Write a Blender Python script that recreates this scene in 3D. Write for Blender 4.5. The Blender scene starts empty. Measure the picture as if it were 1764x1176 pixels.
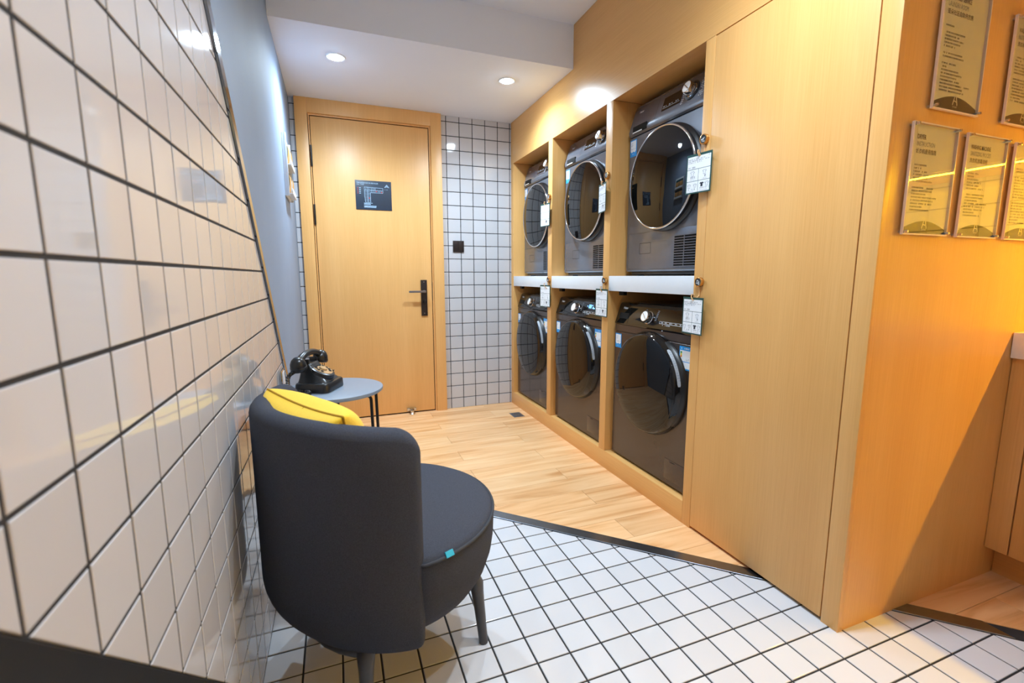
import bpy, bmesh, math, random
from mathutils import Vector, Matrix
random.seed(7)
PI = math.pi
sc = bpy.context.scene
COL = sc.collection

# ------------------------------------------------------------------ camera
CAM = Vector((0.0, 0.0, 1.05075))
YAW, PITCH, ROLL, FPX = 0.36372, 0.14101, -0.002465, 794.0
_f = Vector((math.sin(YAW)*math.cos(PITCH), math.cos(YAW)*math.cos(PITCH), -math.sin(PITCH)))
_r0 = Vector((math.cos(YAW), -math.sin(YAW), 0)); _u0 = _r0.cross(_f)
_r = math.cos(ROLL)*_r0 + math.sin(ROLL)*_u0
_u = -math.sin(ROLL)*_r0 + math.cos(ROLL)*_u0
cd = bpy.data.cameras.new('camera'); cam = bpy.data.objects.new('camera', cd); COL.objects.link(cam)
M = Matrix((( _r.x, _u.x, -_f.x, CAM.x), (_r.y, _u.y, -_f.y, CAM.y), (_r.z, _u.z, -_f.z, CAM.z), (0, 0, 0, 1)))
cam.matrix_world = M
cd.sensor_fit = 'HORIZONTAL'; cd.sensor_width = 36.0; cd.lens = FPX/1764.0*36.0
cd.clip_start = 0.02; cd.clip_end = 50
cd.dof.use_dof = True; cd.dof.focus_distance = 2.1; cd.dof.aperture_fstop = 4.2
sc.camera = cam

# ------------------------------------------------------------------ world, exposure, light levels
w = bpy.data.worlds.new('world'); sc.world = w; w.use_nodes = True
w.node_tree.nodes['Background'].inputs[0].default_value = (0.75, 0.85, 1.0, 1)
w.node_tree.nodes['Background'].inputs[1].default_value = 0.0
sc.view_settings.view_transform = 'Standard'; sc.view_settings.look = 'None'
sc.view_settings.gamma = 1.0; sc.view_settings.use_curve_mapping = False
sc.view_settings.exposure = 0.40
SPOT_SOFFIT = 72.0       # watts of the two soffit downlights
SPOT_MAIN = 56.0         # watts of the two downlights in the main ceiling
SPOT_FILL = 20.0          # watts of the added fill downlight above the viewer, out of view
LED_POWER = 235.0         # emission of the warm strip under the upper cabinet
COOL = (0.66, 0.84, 1.0); NEUT = (0.72, 0.86, 1.0); WARM = (1.0, 0.56, 0.005)
try:
    sc.cycles.use_denoising = True
    sc.cycles.max_bounces = 10; sc.cycles.diffuse_bounces = 6; sc.cycles.glossy_bounces = 6
    sc.cycles.transparent_max_bounces = 12
    sc.cycles.caustics_reflective = False; sc.cycles.caustics_refractive = False
    sc.cycles.sample_clamp_indirect = 6.0
except Exception:
    pass

# ------------------------------------------------------------------ materials
def S(r, g, b):
    f = lambda c: c/12.92 if c <= 0.04045 else ((c+0.055)/1.055)**2.4
    return (f(r/255.0), f(g/255.0), f(b/255.0), 1.0)
def nodes(m):
    m.use_nodes = True
    return m.node_tree.nodes, m.node_tree.links
def N(nt, t, **kw):
    n = nt.new(t)
    for k, v in kw.items(): setattr(n, k, v)
    return n
def bsdf(nt): return [n for n in nt if n.type == 'BSDF_PRINCIPLED'][0]
def pm(name, rgb, rough=0.5, metal=0.0, spec=0.5, coat=0.0, var=0.05, scale=40.0, bump=0.0, bscale=200.0, sheen=0.0):
    m = bpy.data.materials.new(name); nt, lk = nodes(m); b = bsdf(nt)
    tc = N(nt, 'ShaderNodeTexCoord'); no = N(nt, 'ShaderNodeTexNoise')
    no.inputs['Scale'].default_value = scale; no.inputs['Detail'].default_value = 3
    lk.new(tc.outputs['Object'], no.inputs['Vector'])
    ra = N(nt, 'ShaderNodeValToRGB')
    c0 = [max(0, c*(1-var)) for c in rgb[:3]]+[1]; c1 = [min(1, c*(1+var)) for c in rgb[:3]]+[1]
    ra.color_ramp.elements[0].position = 0.3; ra.color_ramp.elements[1].position = 0.7
    ra.color_ramp.elements[0].color = c0; ra.color_ramp.elements[1].color = c1
    lk.new(no.outputs['Fac'], ra.inputs['Fac']); lk.new(ra.outputs['Color'], b.inputs['Base Color'])
    b.inputs['Roughness'].default_value = rough; b.inputs['Metallic'].default_value = metal
    b.inputs['Specular IOR Level'].default_value = spec; b.inputs['Coat Weight'].default_value = coat
    b.inputs['Coat Roughness'].default_value = 0.04
    if sheen: b.inputs['Sheen Weight'].default_value = sheen
    if bump:
        n2 = N(nt, 'ShaderNodeTexNoise'); n2.inputs['Scale'].default_value = bscale
        lk.new(tc.outputs['Object'], n2.inputs['Vector'])
        bp = N(nt, 'ShaderNodeBump'); bp.inputs['Strength'].default_value = bump; bp.inputs['Distance'].default_value = 0.002
        lk.new(n2.outputs['Fac'], bp.inputs['Height']); lk.new(bp.outputs['Normal'], b.inputs['Normal'])
    return m
def emit(name, rgb, s):
    m = bpy.data.materials.new(name); nt, lk = nodes(m); b = bsdf(nt)
    b.inputs['Base Color'].default_value = (0.8, 0.8, 0.8, 1)
    b.inputs['Emission Color'].default_value = (*rgb[:3], 1); b.inputs['Emission Strength'].default_value = s
    return m
def wood(name, c0, c1, axis, rough=0.38, fine=260.0):
    """fine straight grain laminate; axis = grain direction (0 x, 1 y, 2 z)"""
    m = bpy.data.materials.new(name); nt, lk = nodes(m); b = bsdf(nt)
    tc = N(nt, 'ShaderNodeTexCoord'); mp = N(nt, 'ShaderNodeMapping')
    s = [fine]*3; s[axis] = fine*0.018; mp.inputs['Scale'].default_value = s
    lk.new(tc.outputs['Object'], mp.inputs['Vector'])
    n1 = N(nt, 'ShaderNodeTexNoise'); n1.inputs['Scale'].default_value = 1.0; n1.inputs['Detail'].default_value = 4
    lk.new(mp.outputs[0], n1.inputs['Vector'])
    mp2 = N(nt, 'ShaderNodeMapping'); s2 = [9.0]*3; s2[axis] = 0.5; mp2.inputs['Scale'].default_value = s2
    lk.new(tc.outputs['Object'], mp2.inputs['Vector'])
    n2 = N(nt, 'ShaderNodeTexNoise'); n2.inputs['Scale'].default_value = 1.0; n2.inputs['Detail'].default_value = 2
    lk.new(mp2.outputs[0], n2.inputs['Vector'])
    mx = N(nt, 'ShaderNodeMath', operation='MULTIPLY_ADD'); mx.inputs[1].default_value = 0.55
    ml = N(nt, 'ShaderNodeMath', operation='MULTIPLY'); ml.inputs[1].default_value = 0.45
    lk.new(n2.outputs['Fac'], ml.inputs[0]); lk.new(n1.outputs['Fac'], mx.inputs[0]); lk.new(ml.outputs[0], mx.inputs[2])
    ra = N(nt, 'ShaderNodeValToRGB'); ra.color_ramp.elements[0].position = 0.3; ra.color_ramp.elements[1].position = 0.7
    ra.color_ramp.elements[0].color = c0; ra.color_ramp.elements[1].color = c1
    lk.new(mx.outputs[0], ra.inputs['Fac']); lk.new(ra.outputs['Color'], b.inputs['Base Color'])
    b.inputs['Roughness'].default_value = rough; b.inputs['Specular IOR Level'].default_value = 0.45
    bp = N(nt, 'ShaderNodeBump'); bp.inputs['Strength'].default_value = 0.06; bp.inputs['Distance'].default_value = 0.001
    lk.new(n1.outputs['Fac'], bp.inputs['Height']); lk.new(bp.outputs['Normal'], b.inputs['Normal'])
    return m
def plank_mat():
    m = bpy.data.materials.new('oak plank'); nt, lk = nodes(m); b = bsdf(nt)
    tc = N(nt, 'ShaderNodeTexCoord'); oi = N(nt, 'ShaderNodeObjectInfo')
    off = N(nt, 'ShaderNodeVectorMath', operation='SCALE'); off.inputs[0].default_value = (37, 91, 13)
    lk.new(oi.outputs['Random'], off.inputs['Scale'])
    ad = N(nt, 'ShaderNodeVectorMath', operation='ADD'); lk.new(tc.outputs['Object'], ad.inputs[0]); lk.new(off.outputs[0], ad.inputs[1])
    mp = N(nt, 'ShaderNodeMapping'); mp.inputs['Scale'].default_value = (1.3, 13.0, 13.0); lk.new(ad.outputs[0], mp.inputs['Vector'])
    n1 = N(nt, 'ShaderNodeTexNoise'); n1.inputs['Scale'].default_value = 1.0; n1.inputs['Detail'].default_value = 9; n1.inputs['Distortion'].default_value = 1.6
    lk.new(mp.outputs[0], n1.inputs['Vector'])
    ra = N(nt, 'ShaderNodeValToRGB'); e = ra.color_ramp.elements
    e[0].position = 0.30; e[0].color = S(210, 150, 94); e[1].position = 0.68; e[1].color = S(242, 198, 148)
    k = ra.color_ramp.elements.new(0.45); k.color = S(230, 178, 124)
    lk.new(n1.outputs['Fac'], ra.inputs['Fac'])
    hs = N(nt, 'ShaderNodeHueSaturation')
    mr = N(nt, 'ShaderNodeMapRange'); mr.inputs['To Min'].default_value = 0.94; mr.inputs['To Max'].default_value = 1.06
    lk.new(oi.outputs['Random'], mr.inputs['Value']); lk.new(mr.outputs[0], hs.inputs['Value'])
    lk.new(ra.outputs['Color'], hs.inputs['Color']); lk.new(hs.outputs[0], b.inputs['Base Color'])
    b.inputs['Roughness'].default_value = 0.34
    return m
def tile_mat(name, rgb, rough=0.06, wav=0.12):
    m = bpy.data.materials.new(name); nt, lk = nodes(m); b = bsdf(nt)
    tc = N(nt, 'ShaderNodeTexCoord'); oi = N(nt, 'ShaderNodeObjectInfo')
    ge = N(nt, 'ShaderNodeNewGeometry')
    no = N(nt, 'ShaderNodeTexNoise'); no.inputs['Scale'].default_value = 9.0; no.inputs['Detail'].default_value = 1
    lk.new(ge.outputs['Position'], no.inputs['Vector'])
    bp = N(nt, 'ShaderNodeBump'); bp.inputs['Strength'].default_value = wav; bp.inputs['Distance'].default_value = 0.004
    lk.new(no.outputs['Fac'], bp.inputs['Height']); lk.new(bp.outputs['Normal'], b.inputs['Normal'])
    hs = N(nt, 'ShaderNodeHueSaturation'); hs.inputs['Color'].default_value = rgb
    mr = N(nt, 'ShaderNodeMapRange'); mr.inputs['To Min'].default_value = 0.96; mr.inputs['To Max'].default_value = 1.03
    lk.new(oi.outputs['Random'], mr.inputs['Value']); lk.new(mr.outputs[0], hs.inputs['Value'])
    lk.new(hs.outputs[0], b.inputs['Base Color'])
    b.inputs['Roughness'].default_value = rough; b.inputs['Specular IOR Level'].default_value = 0.55
    return m
def acrylic_mat():
    m = bpy.data.materials.new('clear acrylic'); nt, lk = nodes(m)
    nt.remove(bsdf(nt)); out = [n for n in nt if n.type == 'OUTPUT_MATERIAL'][0]
    tr = N(nt, 'ShaderNodeBsdfTransparent'); tr.inputs[0].default_value = (0.97, 0.97, 0.96, 1)
    gl = N(nt, 'ShaderNodeBsdfGlossy'); gl.inputs['Roughness'].default_value = 0.015
    fr = N(nt, 'ShaderNodeFresnel'); ge = N(nt, 'ShaderNodeNewGeometry')
    io = N(nt, 'ShaderNodeMapRange'); io.inputs['To Min'].default_value = 1.65; io.inputs['To Max'].default_value = 1/1.65
    lk.new(ge.outputs['Backfacing'], io.inputs['Value']); lk.new(io.outputs[0], fr.inputs['IOR'])
    mx = N(nt, 'ShaderNodeMixShader')
    lk.new(fr.outputs[0], mx.inputs[0]); lk.new(tr.outputs[0], mx.inputs[1]); lk.new(gl.outputs[0], mx.inputs[2])
    lk.new(mx.outputs[0], out.inputs['Surface'])
    return m

WV = wood('laminate vertical', S(216, 160, 92), S(230, 178, 110), 2, 0.33)
WH = wood('laminate horizontal', S(216, 160, 92), S(230, 178, 110), 1, 0.30)
WDOOR = wood('door laminate', S(222, 166, 98), S(236, 184, 118), 2)
PLANK = plank_mat()
TILE = tile_mat('white glazed tile', S(199, 198, 201))
TILEF = tile_mat('white floor tile', S(206, 207, 211), 0.10, 0.08)
GROUT = pm('charcoal grout', S(38, 36, 38), 0.85, var=0.2)
PAINT = pm('white ceiling paint', S(232, 238, 250), 0.8, var=0.01, scale=3)
GREYW = pm('grey wall paint', S(138, 153, 175), 0.7, spec=0.25, var=0.02, scale=5, bump=0.05, bscale=60)
BLACKP = pm('black wall paint', S(22, 22, 24), 0.5)
STEEL = pm('polished steel strip', S(124, 126, 130), 0.10, 1.0, var=0.03)
FSTEEL = pm('brushed dark steel strip', S(150, 157, 166), 0.26, 1.0, var=0.06)
DRAIN = pm('satin steel drain', S(120, 122, 126), 0.4, 0.6, var=0.05)
BLK = pm('black plastic', S(24, 23, 24), 0.35)
DARK = pm('dark gap', S(14, 12, 10), 0.9)  # near-black colour stands in for shade in gaps, holes and recesses
BRONZE = pm('dark bronze metal', S(62, 54, 52), 0.38, 0.7, var=0.04)
LEVER = pm('satin bronze lever', S(128, 120, 118), 0.35, 0.6, var=0.03)
WHT = pm('white lacquer', S(226, 230, 234), 0.3, var=0.01)
PAPER = pm('white card', S(236, 240, 244), 0.5, var=0.01)
GREEN = pm('dark green card edge', S(26, 72, 66), 0.5)
CAUT = pm('pale grey sticker', S(150, 154, 160), 0.4, var=0.02)
INK = pm('dark ink', S(44, 48, 56), 0.6)
INKG = pm('grey ink', S(120, 128, 138), 0.6)
BODYW = pm('brown grey enamel', S(80, 71, 68), 0.24, 0.5, var=0.02, coat=0.3)
BODYD = pm('silver grey enamel', S(112, 116, 126), 0.22, 0.4, var=0.02, coat=0.4)
GLOSSB = pm('black gloss plastic', S(20, 17, 16), 0.05, var=0.02, spec=0.5)
GLASSB = pm('smoked door glass', S(12, 11, 12), 0.025, var=0.02, spec=0.45)
CHROME = pm('chrome', S(214, 214, 216), 0.1, 1.0, var=0.01)
KNOBF = pm('knob satin face', S(238, 235, 231), 0.3, 0.0, var=0.02)
BLUE = pm('sky blue print', S(20, 150, 226), 0.4)
REDI = pm('red print', S(214, 60, 60), 0.5)
ORNG = pm('orange print', S(240, 130, 30), 0.5)
GRNI = pm('green print', S(60, 150, 80), 0.5)
YELI = pm('yellow print', S(244, 210, 50), 0.5)
GOLD = pm('gold rim', S(216, 166, 100), 0.25, 0.9)
STRAP = pm('tan hook', S(222, 176, 120), 0.5)
FABRIC = pm('charcoal woven fabric', S(66, 69, 79), 0.95, spec=0.2, var=0.16, scale=420, bump=0.5, bscale=900)
PIPING = pm('charcoal piping', S(54, 55, 60), 0.85, var=0.1)
LEGM = pm('dark grey chair leg', S(66, 66, 70), 0.4)
YELL = pm('yellow cushion fabric', S(246, 202, 48), 0.8, var=0.06, scale=300, bump=0.3, bscale=700, sheen=0.2)
YSEAM = pm('yellow seam', S(178, 134, 22), 0.85)
TTOP = pm('blue grey table top', S(132, 145, 161), 0.42, var=0.01)
PHONE = pm('black bakelite', S(30, 31, 33), 0.3, var=0.05, spec=0.55)
DIALP = pm('aged brass dial plate', S(200, 166, 122), 0.35, 0.4, var=0.12, scale=90)
SIGNP = pm('cream sign paper', S(244, 236, 196), 0.6, var=0.01)
SIGNB = pm('sign black foot', S(44, 38, 36), 0.5, var=0.02)
ACRY = acrylic_mat()
ACRE = pm('acrylic polished edge', S(244, 220, 200), 0.15, var=0.02)  # opaque pale colour stands in for strip light caught by the clear edges
NAVY = pm('navy sign face', S(44, 56, 72), 0.4, var=0.03)
LBLUE = pm('pale blue print', S(170, 200, 224), 0.5)
KRAFT = pm('kraft paper leaflet', S(196, 146, 88), 0.7)
TEAL = pm('dark teal rack lining', S(34, 78, 84), 0.6)
QUARTZ = pm('white countertop', S(236, 232, 230), 0.25, var=0.02)
LAMPC = emit('lit lamp lens', COOL, 220.0)
LED = emit('warm led strip', WARM, LED_POWER)
BLED = emit('blue display segment', (0.05, 0.35, 1.0), 4.0)

# ------------------------------------------------------------------ helpers
def link(o, parent=None):
    COL.objects.link(o)
    if parent: o.parent = parent
    return o
def obj(name, bm, mat, parent=None, smooth=None, loc=None):
    me = bpy.data.meshes.new(name); bmesh.ops.recalc_face_normals(bm, faces=bm.faces[:]); bm.to_mesh(me); bm.free()
    me.materials.append(mat)
    if smooth is not None:
        me.polygons.foreach_set('use_smooth', [True]*len(me.polygons))
        try: me.set_sharp_from_angle(angle=math.radians(smooth))
        except Exception: pass
    o = bpy.data.objects.new(name, me)
    if loc: o.location = loc
    return link(o, parent)
def thing(name, label, cat, loc=(0, 0, 0), rz=0.0, group=None):
    o = bpy.data.objects.new(name, None); o.empty_display_size = 0.05
    o.location = loc; o.rotation_euler = (0, 0, rz); link(o)
    return tag(o, label, cat, group)
def tag(o, label, cat, group=None):
    o['label'] = label; o['category'] = cat
    if group: o['group'] = group
    return o
def struct(o, label=None, cat=None):
    o['kind'] = 'structure'
    if label: o['label'] = label
    if cat: o['category'] = cat
    return o
def dup(root, label, loc=None, rz=None):
    r = root.copy(); COL.objects.link(r); r['label'] = label
    if loc: r.location = loc
    if rz is not None: r.rotation_euler = (0, 0, rz)
    for ch in list(root.children):
        c = ch.copy(); COL.objects.link(c); c.parent = r; c.matrix_parent_inverse = ch.matrix_parent_inverse
        for g in list(ch.children):
            d = g.copy(); COL.objects.link(d); d.parent = c
    return r
def box(bm, x0, x1, y0, y1, z0, z1, bev=0.0, seg=2, mat=None):
    vs = [bm.verts.new(v) for v in ((x0,y0,z0),(x1,y0,z0),(x1,y1,z0),(x0,y1,z0),(x0,y0,z1),(x1,y0,z1),(x1,y1,z1),(x0,y1,z1))]
    fs = [bm.faces.new([vs[i] for i in q]) for q in ((0,3,2,1),(4,5,6,7),(0,1,5,4),(1,2,6,5),(2,3,7,6),(3,0,4,7))]
    if bev:
        es = list({e for f in fs for e in f.edges})
        res = bmesh.ops.bevel(bm, geom=es, offset=bev, segments=seg, profile=0.6, affect='EDGES')
        vs = list({v for f in res['faces'] for v in f.verts})
    if mat is not None: bmesh.ops.transform(bm, matrix=mat, verts=[v for v in vs])
    return vs
def BX(name, x0, x1, y0, y1, z0, z1, mat, parent=None, bev=0.0, xf=None):
    bm = bmesh.new(); box(bm, x0, x1, y0, y1, z0, z1, bev)
    if xf is not None: bmesh.ops.transform(bm, matrix=xf, verts=bm.verts[:])
    return obj(name, bm, mat, parent, 40 if bev else None)
def prism(bm, poly, a0, a1, axis=0):
    """extrude a 2D polygon along an axis: axis 0 -> poly (y,z), 1 -> (x,z), 2 -> (x,y)"""
    def P(p, a): return ((a, p[0], p[1]), (p[0], a, p[1]), (p[0], p[1], a))[axis]
    A = [bm.verts.new(P(p, a0)) for p in poly]; B = [bm.verts.new(P(p, a1)) for p in poly]
    n = len(poly)
    bm.faces.new(A); bm.faces.new(B[::-1])
    for i in range(n): bm.faces.new([A[i], B[i], B[(i+1) % n], A[(i+1) % n]])
    return A+B
def lathe(bm, prof, seg=48, xf=None, a0=0.0, a1=2*PI):
    """profile of (r, z) turned about z"""
    full = abs(a1-a0-2*PI) < 1e-6; n = seg if full else seg+1; rings = []; new = []
    for (r, z) in prof:
        if r < 1e-6:
            v = bm.verts.new((0, 0, z)); rings.append([v]); new.append(v)
        else:
            R = [bm.verts.new((r*math.cos(a0+(a1-a0)*i/seg), r*math.sin(a0+(a1-a0)*i/seg), z)) for i in range(n)]
            rings.append(R); new += R
    for A, B in zip(rings, rings[1:]):
        m = seg
        for i in range(m):
            j = (i+1) % n if full else i+1
            if len(A) == 1 and len(B) > 1: bm.faces.new([A[0], B[i], B[j]])
            elif len(B) == 1 and len(A) > 1: bm.faces.new([A[i], A[j], B[0]])
            elif len(A) > 1: bm.faces.new([A[i], A[j], B[j], B[i]])
    if xf is not None: bmesh.ops.transform(bm, matrix=xf, verts=new)
    return new
def tube(bm, pts, r, seg=10, closed=False, taper=None):
    pts = [Vector(p) for p in pts]; n = len(pts); rings = []
    t0 = (pts[1]-pts[0]).normalized(); up = Vector((0, 0, 1)) if abs(t0.z) < 0.9 else Vector((1, 0, 0))
    nrm = t0.cross(up).normalized()
    for i, p in enumerate(pts):
        if closed: t = (pts[(i+1) % n]-pts[i-1]).normalized()
        else: t = (pts[min(i+1, n-1)]-pts[max(i-1, 0)]).normalized()
        nrm = (nrm-t*nrm.dot(t)).normalized(); bn = t.cross(nrm)
        rr = r if taper is None else taper[i]
        rings.append([bm.verts.new(p+rr*(math.cos(2*PI*k/seg)*nrm+math.sin(2*PI*k/seg)*bn)) for k in range(seg)])
    rng = range(n) if closed else range(n-1)
    for i in rng:
        A, B = rings[i], rings[(i+1) % n]
        for k in range(seg): bm.faces.new([A[k], A[(k+1) % seg], B[(k+1) % seg], B[k]])
    if not closed: bm.faces.new(rings[0][::-1]); bm.faces.new(rings[-1])
def text_bm(body, size, x, z, y=0.0, bold=0.0, align='LEFT', depth=0.0003, xs=1.0):
    """text as mesh lying in the xz plane, read from -y"""
    cu = bpy.data.curves.new('t', 'FONT'); cu.body = body; cu.size = size; cu.align_x = align
    cu.offset = bold*size; cu.resolution_u = 2
    to = bpy.data.objects.new('t', cu); COL.objects.link(to)
    dg = bpy.context.evaluated_depsgraph_get(); me = bpy.data.meshes.new_from_object(to.evaluated_get(dg))
    bm = bmesh.new(); bm.from_mesh(me)
    for v in bm.verts: v.co = Vector((x+v.co.x*xs, y, z+v.co.y))
    bpy.data.objects.remove(to); bpy.data.curves.remove(cu); bpy.data.meshes.remove(me)
    return bm
def TX(name, body, size, x, z, mat, parent, y=0.0, bold=0.0, align='LEFT', xs=1.0, xf=None):
    bm = text_bm(body, size, x, z, y, bold, align, xs=xs)
    if xf is not None: bmesh.ops.transform(bm, matrix=xf, verts=bm.verts[:])
    return obj(name, bm, mat, parent)
def rect(bm, x0, x1, z0, z1, y):
    bm.faces.new([bm.verts.new(p) for p in ((x0, y, z0), (x1, y, z0), (x1, y, z1), (x0, y, z1))])
def scribble(bm, x, z, wid, hgt, y, rng, dens=0.8):
    """a row of tiny glyph-like strokes for print too small to read"""
    cx = x
    while cx < x+wid:
        g = hgt*rng.uniform(0.5, 0.95)
        if rng.random() < dens:
            rect(bm, cx, min(cx+g, x+wid), z+hgt*0.62, z+hgt*0.9, y); rect(bm, cx, min(cx+g*0.8, x+wid), z+hgt*0.1, z+hgt*0.36, y)
            rect(bm, cx+g*0.35, cx+g*0.6, z, z+hgt, y)
        cx += hgt*1.05
def stroke(bm, pts, wd, y, closed=False):
    """flat polyline strokes in the xz plane"""
    n = len(pts); rg = range(n) if closed else range(n-1)
    for i in rg:
        a = Vector(pts[i]); b = Vector(pts[(i+1) % n]); d = (b-a)
        if d.length < 1e-9: continue
        d.normalize(); p = Vector((-d.y, d.x))*wd/2; e = d*wd*0.3
        q = [a-e+p, b+e+p, b+e-p, a-e-p]
        bm.faces.new([bm.verts.new((v.x, y, v.y)) for v in q])
def clip(poly, a, b, c):
    """keep the side a*x + b*y + c >= 0"""
    out = []
    for i in range(len(poly)):
        p, q = poly[i], poly[(i+1) % len(poly)]; dp = a*p[0]+b*p[1]+c; dq = a*q[0]+b*q[1]+c
        if dp >= 0: out.append(p)
        if (dp >= 0) != (dq >= 0):
            t = dp/(dp-dq); out.append((p[0]+t*(q[0]-p[0]), p[1]+t*(q[1]-p[1])))
    res = []
    for p in out:
        if not res or (abs(p[0]-res[-1][0])+abs(p[1]-res[-1][1])) > 1e-5: res.append(p)
    if len(res) > 1 and abs(res[0][0]-res[-1][0])+abs(res[0][1]-res[-1][1]) < 1e-5: res.pop()
    return res
def area(p): return 0.5*sum(p[i][0]*p[(i+1) % len(p)][1]-p[(i+1) % len(p)][0]*p[i][1] for i in range(len(p)))
def inset(poly, d):
    n = len(poly); out = []
    for i in range(n):
        p0, p1, p2 = Vector(poly[i-1]), Vector(poly[i]), Vector(poly[(i+1) % n])
        e1 = (p1-p0).normalized(); e2 = (p2-p1).normalized()
        n1 = Vector((-e1.y, e1.x)); n2 = Vector((-e2.y, e2.x)); m = n1+n2
        if m.length < 1e-6: m = n1
        m.normalize(); k = d/max(0.35, m.dot(n1)); out.append((p1.x+m.x*k, p1.y+m.y*k))
    return out
def slab(bm, poly, top=0.0, thick=0.008, bev=0.0018, ox=0.0, oy=0.0):
    """bevelled piece over a ccw polygon, its face at local z = top"""
    rings = [(poly, top-thick), (poly, top-bev), (inset(poly, bev*0.35), top-bev*0.35), (inset(poly, bev), top)]
    R = [[bm.verts.new((p[0]-ox, p[1]-oy, z)) for p in pl] for pl, z in rings]
    n = len(poly)
    for A, B in zip(R, R[1:]):
        for i in range(n): bm.faces.new([A[i], A[(i+1) % n], B[(i+1) % n], B[i]])
    bm.faces.new(R[-1]); bm.faces.new(R[0][::-1])
def in_view(P, m=0.06):
    v = Vector(P)-CAM; d = v.dot(_f)
    if d < 0.03: return False
    x = 0.5+FPX*v.dot(_r)/d/1764; y = 0.5-FPX*v.dot(_u)/d/1176
    return -m < x < 1+m and -m < y < 1+m
def lay(name, cells, frame, mat, parent, thick=0.008, bev=0.0018, tilt=0.0, limit=300, spare='more_tiles', jitter=0.0):
    """lay pieces on a surface: cells = list of ccw polygons; frame = 4x4 of that surface.
    the pieces that show become parts of their own, the rest one joined part"""
    shared = {}; vis = []; rest = []
    for poly in cells:
        if len(poly) < 3 or area(poly) < 2e-5: continue
        cx = sum(p[0] for p in poly)/len(poly); cy = sum(p[1] for p in poly)/len(poly)
        wp = frame @ Vector((cx, cy, 0))
        show = any(in_view(frame @ Vector((p[0], p[1], 0)), 0.0) for p in poly) or in_view(wp, 0.0)
        (vis if show else rest).append((poly, cx, cy, (wp-CAM).length))
    vis.sort(key=lambda t: t[3]); rest = [(p, a, b, d) for p, a, b, d in vis[limit:]]+rest; vis = vis[:limit]
    for poly, cx, cy, _ in vis:
        key = tuple((round(p[0]-cx, 4), round(p[1]-cy, 4)) for p in poly)
        if key not in shared:
            bm = bmesh.new(); slab(bm, poly, 0.0, thick, bev, cx, cy)
            bmesh.ops.recalc_face_normals(bm, faces=bm.faces[:])
            me = bpy.data.meshes.new(name); bm.to_mesh(me); bm.free(); me.materials.append(mat); shared[key] = me
        o = bpy.data.objects.new(name, shared[key])
        t = Matrix.Rotation(random.uniform(-tilt, tilt), 4, 'X') @ Matrix.Rotation(random.uniform(-tilt, tilt), 4, 'Y')
        o.matrix_local = frame @ Matrix.Translation((cx, cy, random.uniform(-jitter, 0))) @ t
        link(o, parent)
    if rest:
        bm = bmesh.new()
        for poly, cx, cy, _ in rest: slab(bm, poly, 0.0, thick, bev)
        bmesh.ops.transform(bm, matrix=frame, verts=bm.verts[:])
        o = obj(spare, bm, mat, parent); o['kind'] = 'stuff'
    return len(vis)
def frame(xa, ya, za, org):
    return Matrix(((xa[0], ya[0], za[0], org[0]), (xa[1], ya[1], za[1], org[1]), (xa[2], ya[2], za[2], org[2]), (0, 0, 0, 1)))
def grid_cells(x0, px, y0, py, xmin, xmax, ymin, ymax, gap, cuts=()):
    cells = []
    i0 = math.floor((xmin-x0)/px); i1 = math.ceil((xmax-x0)/px); j0 = math.floor((ymin-y0)/py); j1 = math.ceil((ymax-y0)/py)
    for i in range(i0, i1):
        for j in range(j0, j1):
            a, b = x0+i*px+gap/2, x0+(i+1)*px-gap/2; c, d = y0+j*py+gap/2, y0+(j+1)*py-gap/2
            a, b, c, d = max(a, xmin), min(b, xmax), max(c, ymin), min(d, ymax)
            if b-a < 0.004 or d-c < 0.004: continue
            p = [(a, c), (b, c), (b, d), (a, d)]
            for k in cuts:
                p = clip(p, *k)
                if len(p) < 3: break
            if len(p) >= 3: cells.append(p)
    return cells

# ------------------------------------------------------------------ main dimensions
XL, XC, YB, YE = -0.23, 1.338, 3.534, 0.81     # left wall, cabinet face, back wall, cabinet end face
ZS, ZC, YSF = 2.222, 2.456, 2.52               # soffit, ceiling, soffit front
XR, YN = 2.70, -2.0                            # right wall behind the counter, wall behind the viewer
DG = 2.445                                     # floor strip lies on x + y = DG
DW = 2.893                                     # wall strip lies on y + z = DW
DB = 1.205                                     # black wall field below y + z = DB

# ------------------------------------------------------------------ floor
bm = bmesh.new(); box(bm, XL-0.02, XR+0.05, YN-0.05, YB+0.1, -0.05, -0.0024)
floor = struct(obj('floor', bm, GROUT), 'floor of white tiles and oak planks split by a diagonal steel strip', 'floor')
FI = Matrix.Identity(4)
h = 0.028*math.sqrt(2)
g = 0.005
cells = grid_cells(0.6652, 0.0999, 1.7089, 0.0970, XL, XR, YN, 3.0, g, [(-1, -1, DG-h-0.002)])
cells2 = []
for p in cells:      # nothing under the built-in cabinet
    if min(q[0] for q in p) > XC+0.03 and min(q[1] for q in p) > YE+0.02: continue
    cells2.append(p)
lay('floor_tile', cells2, FI, TILEF, floor, bev=0.0015, tilt=math.radians(0.12), spare='more_floor_tiles')
planks = []
row = 0
y = 1.455-0.145*10
while y < YB:
    odd = int(round((y-1.455)/0.145)) % 2
    x = (1.085 if odd == 0 else 0.64)-0.89*4
    while x < XR:
        a, b = max(x, XL)+0.0006, min(x+0.89, XR)-0.0006; c, d = y+0.0006, min(y+0.145, YB)-0.0006
        if b > a and d > c:
            p = clip([(a, c), (b, c), (b, d), (a, d)], 1, 1, -(DG+h))
            if len(p) >= 3:
                if a > XC+0.03: p = clip(p, 0, -1, YE+0.02) if len(p) >= 3 else p
                elif b > XC+0.03 and c > YE: p = clip(p, -1, 0, XC+0.03)
                if len(p) >= 3: planks.append(p)
        x += 0.89
    y += 0.145
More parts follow.
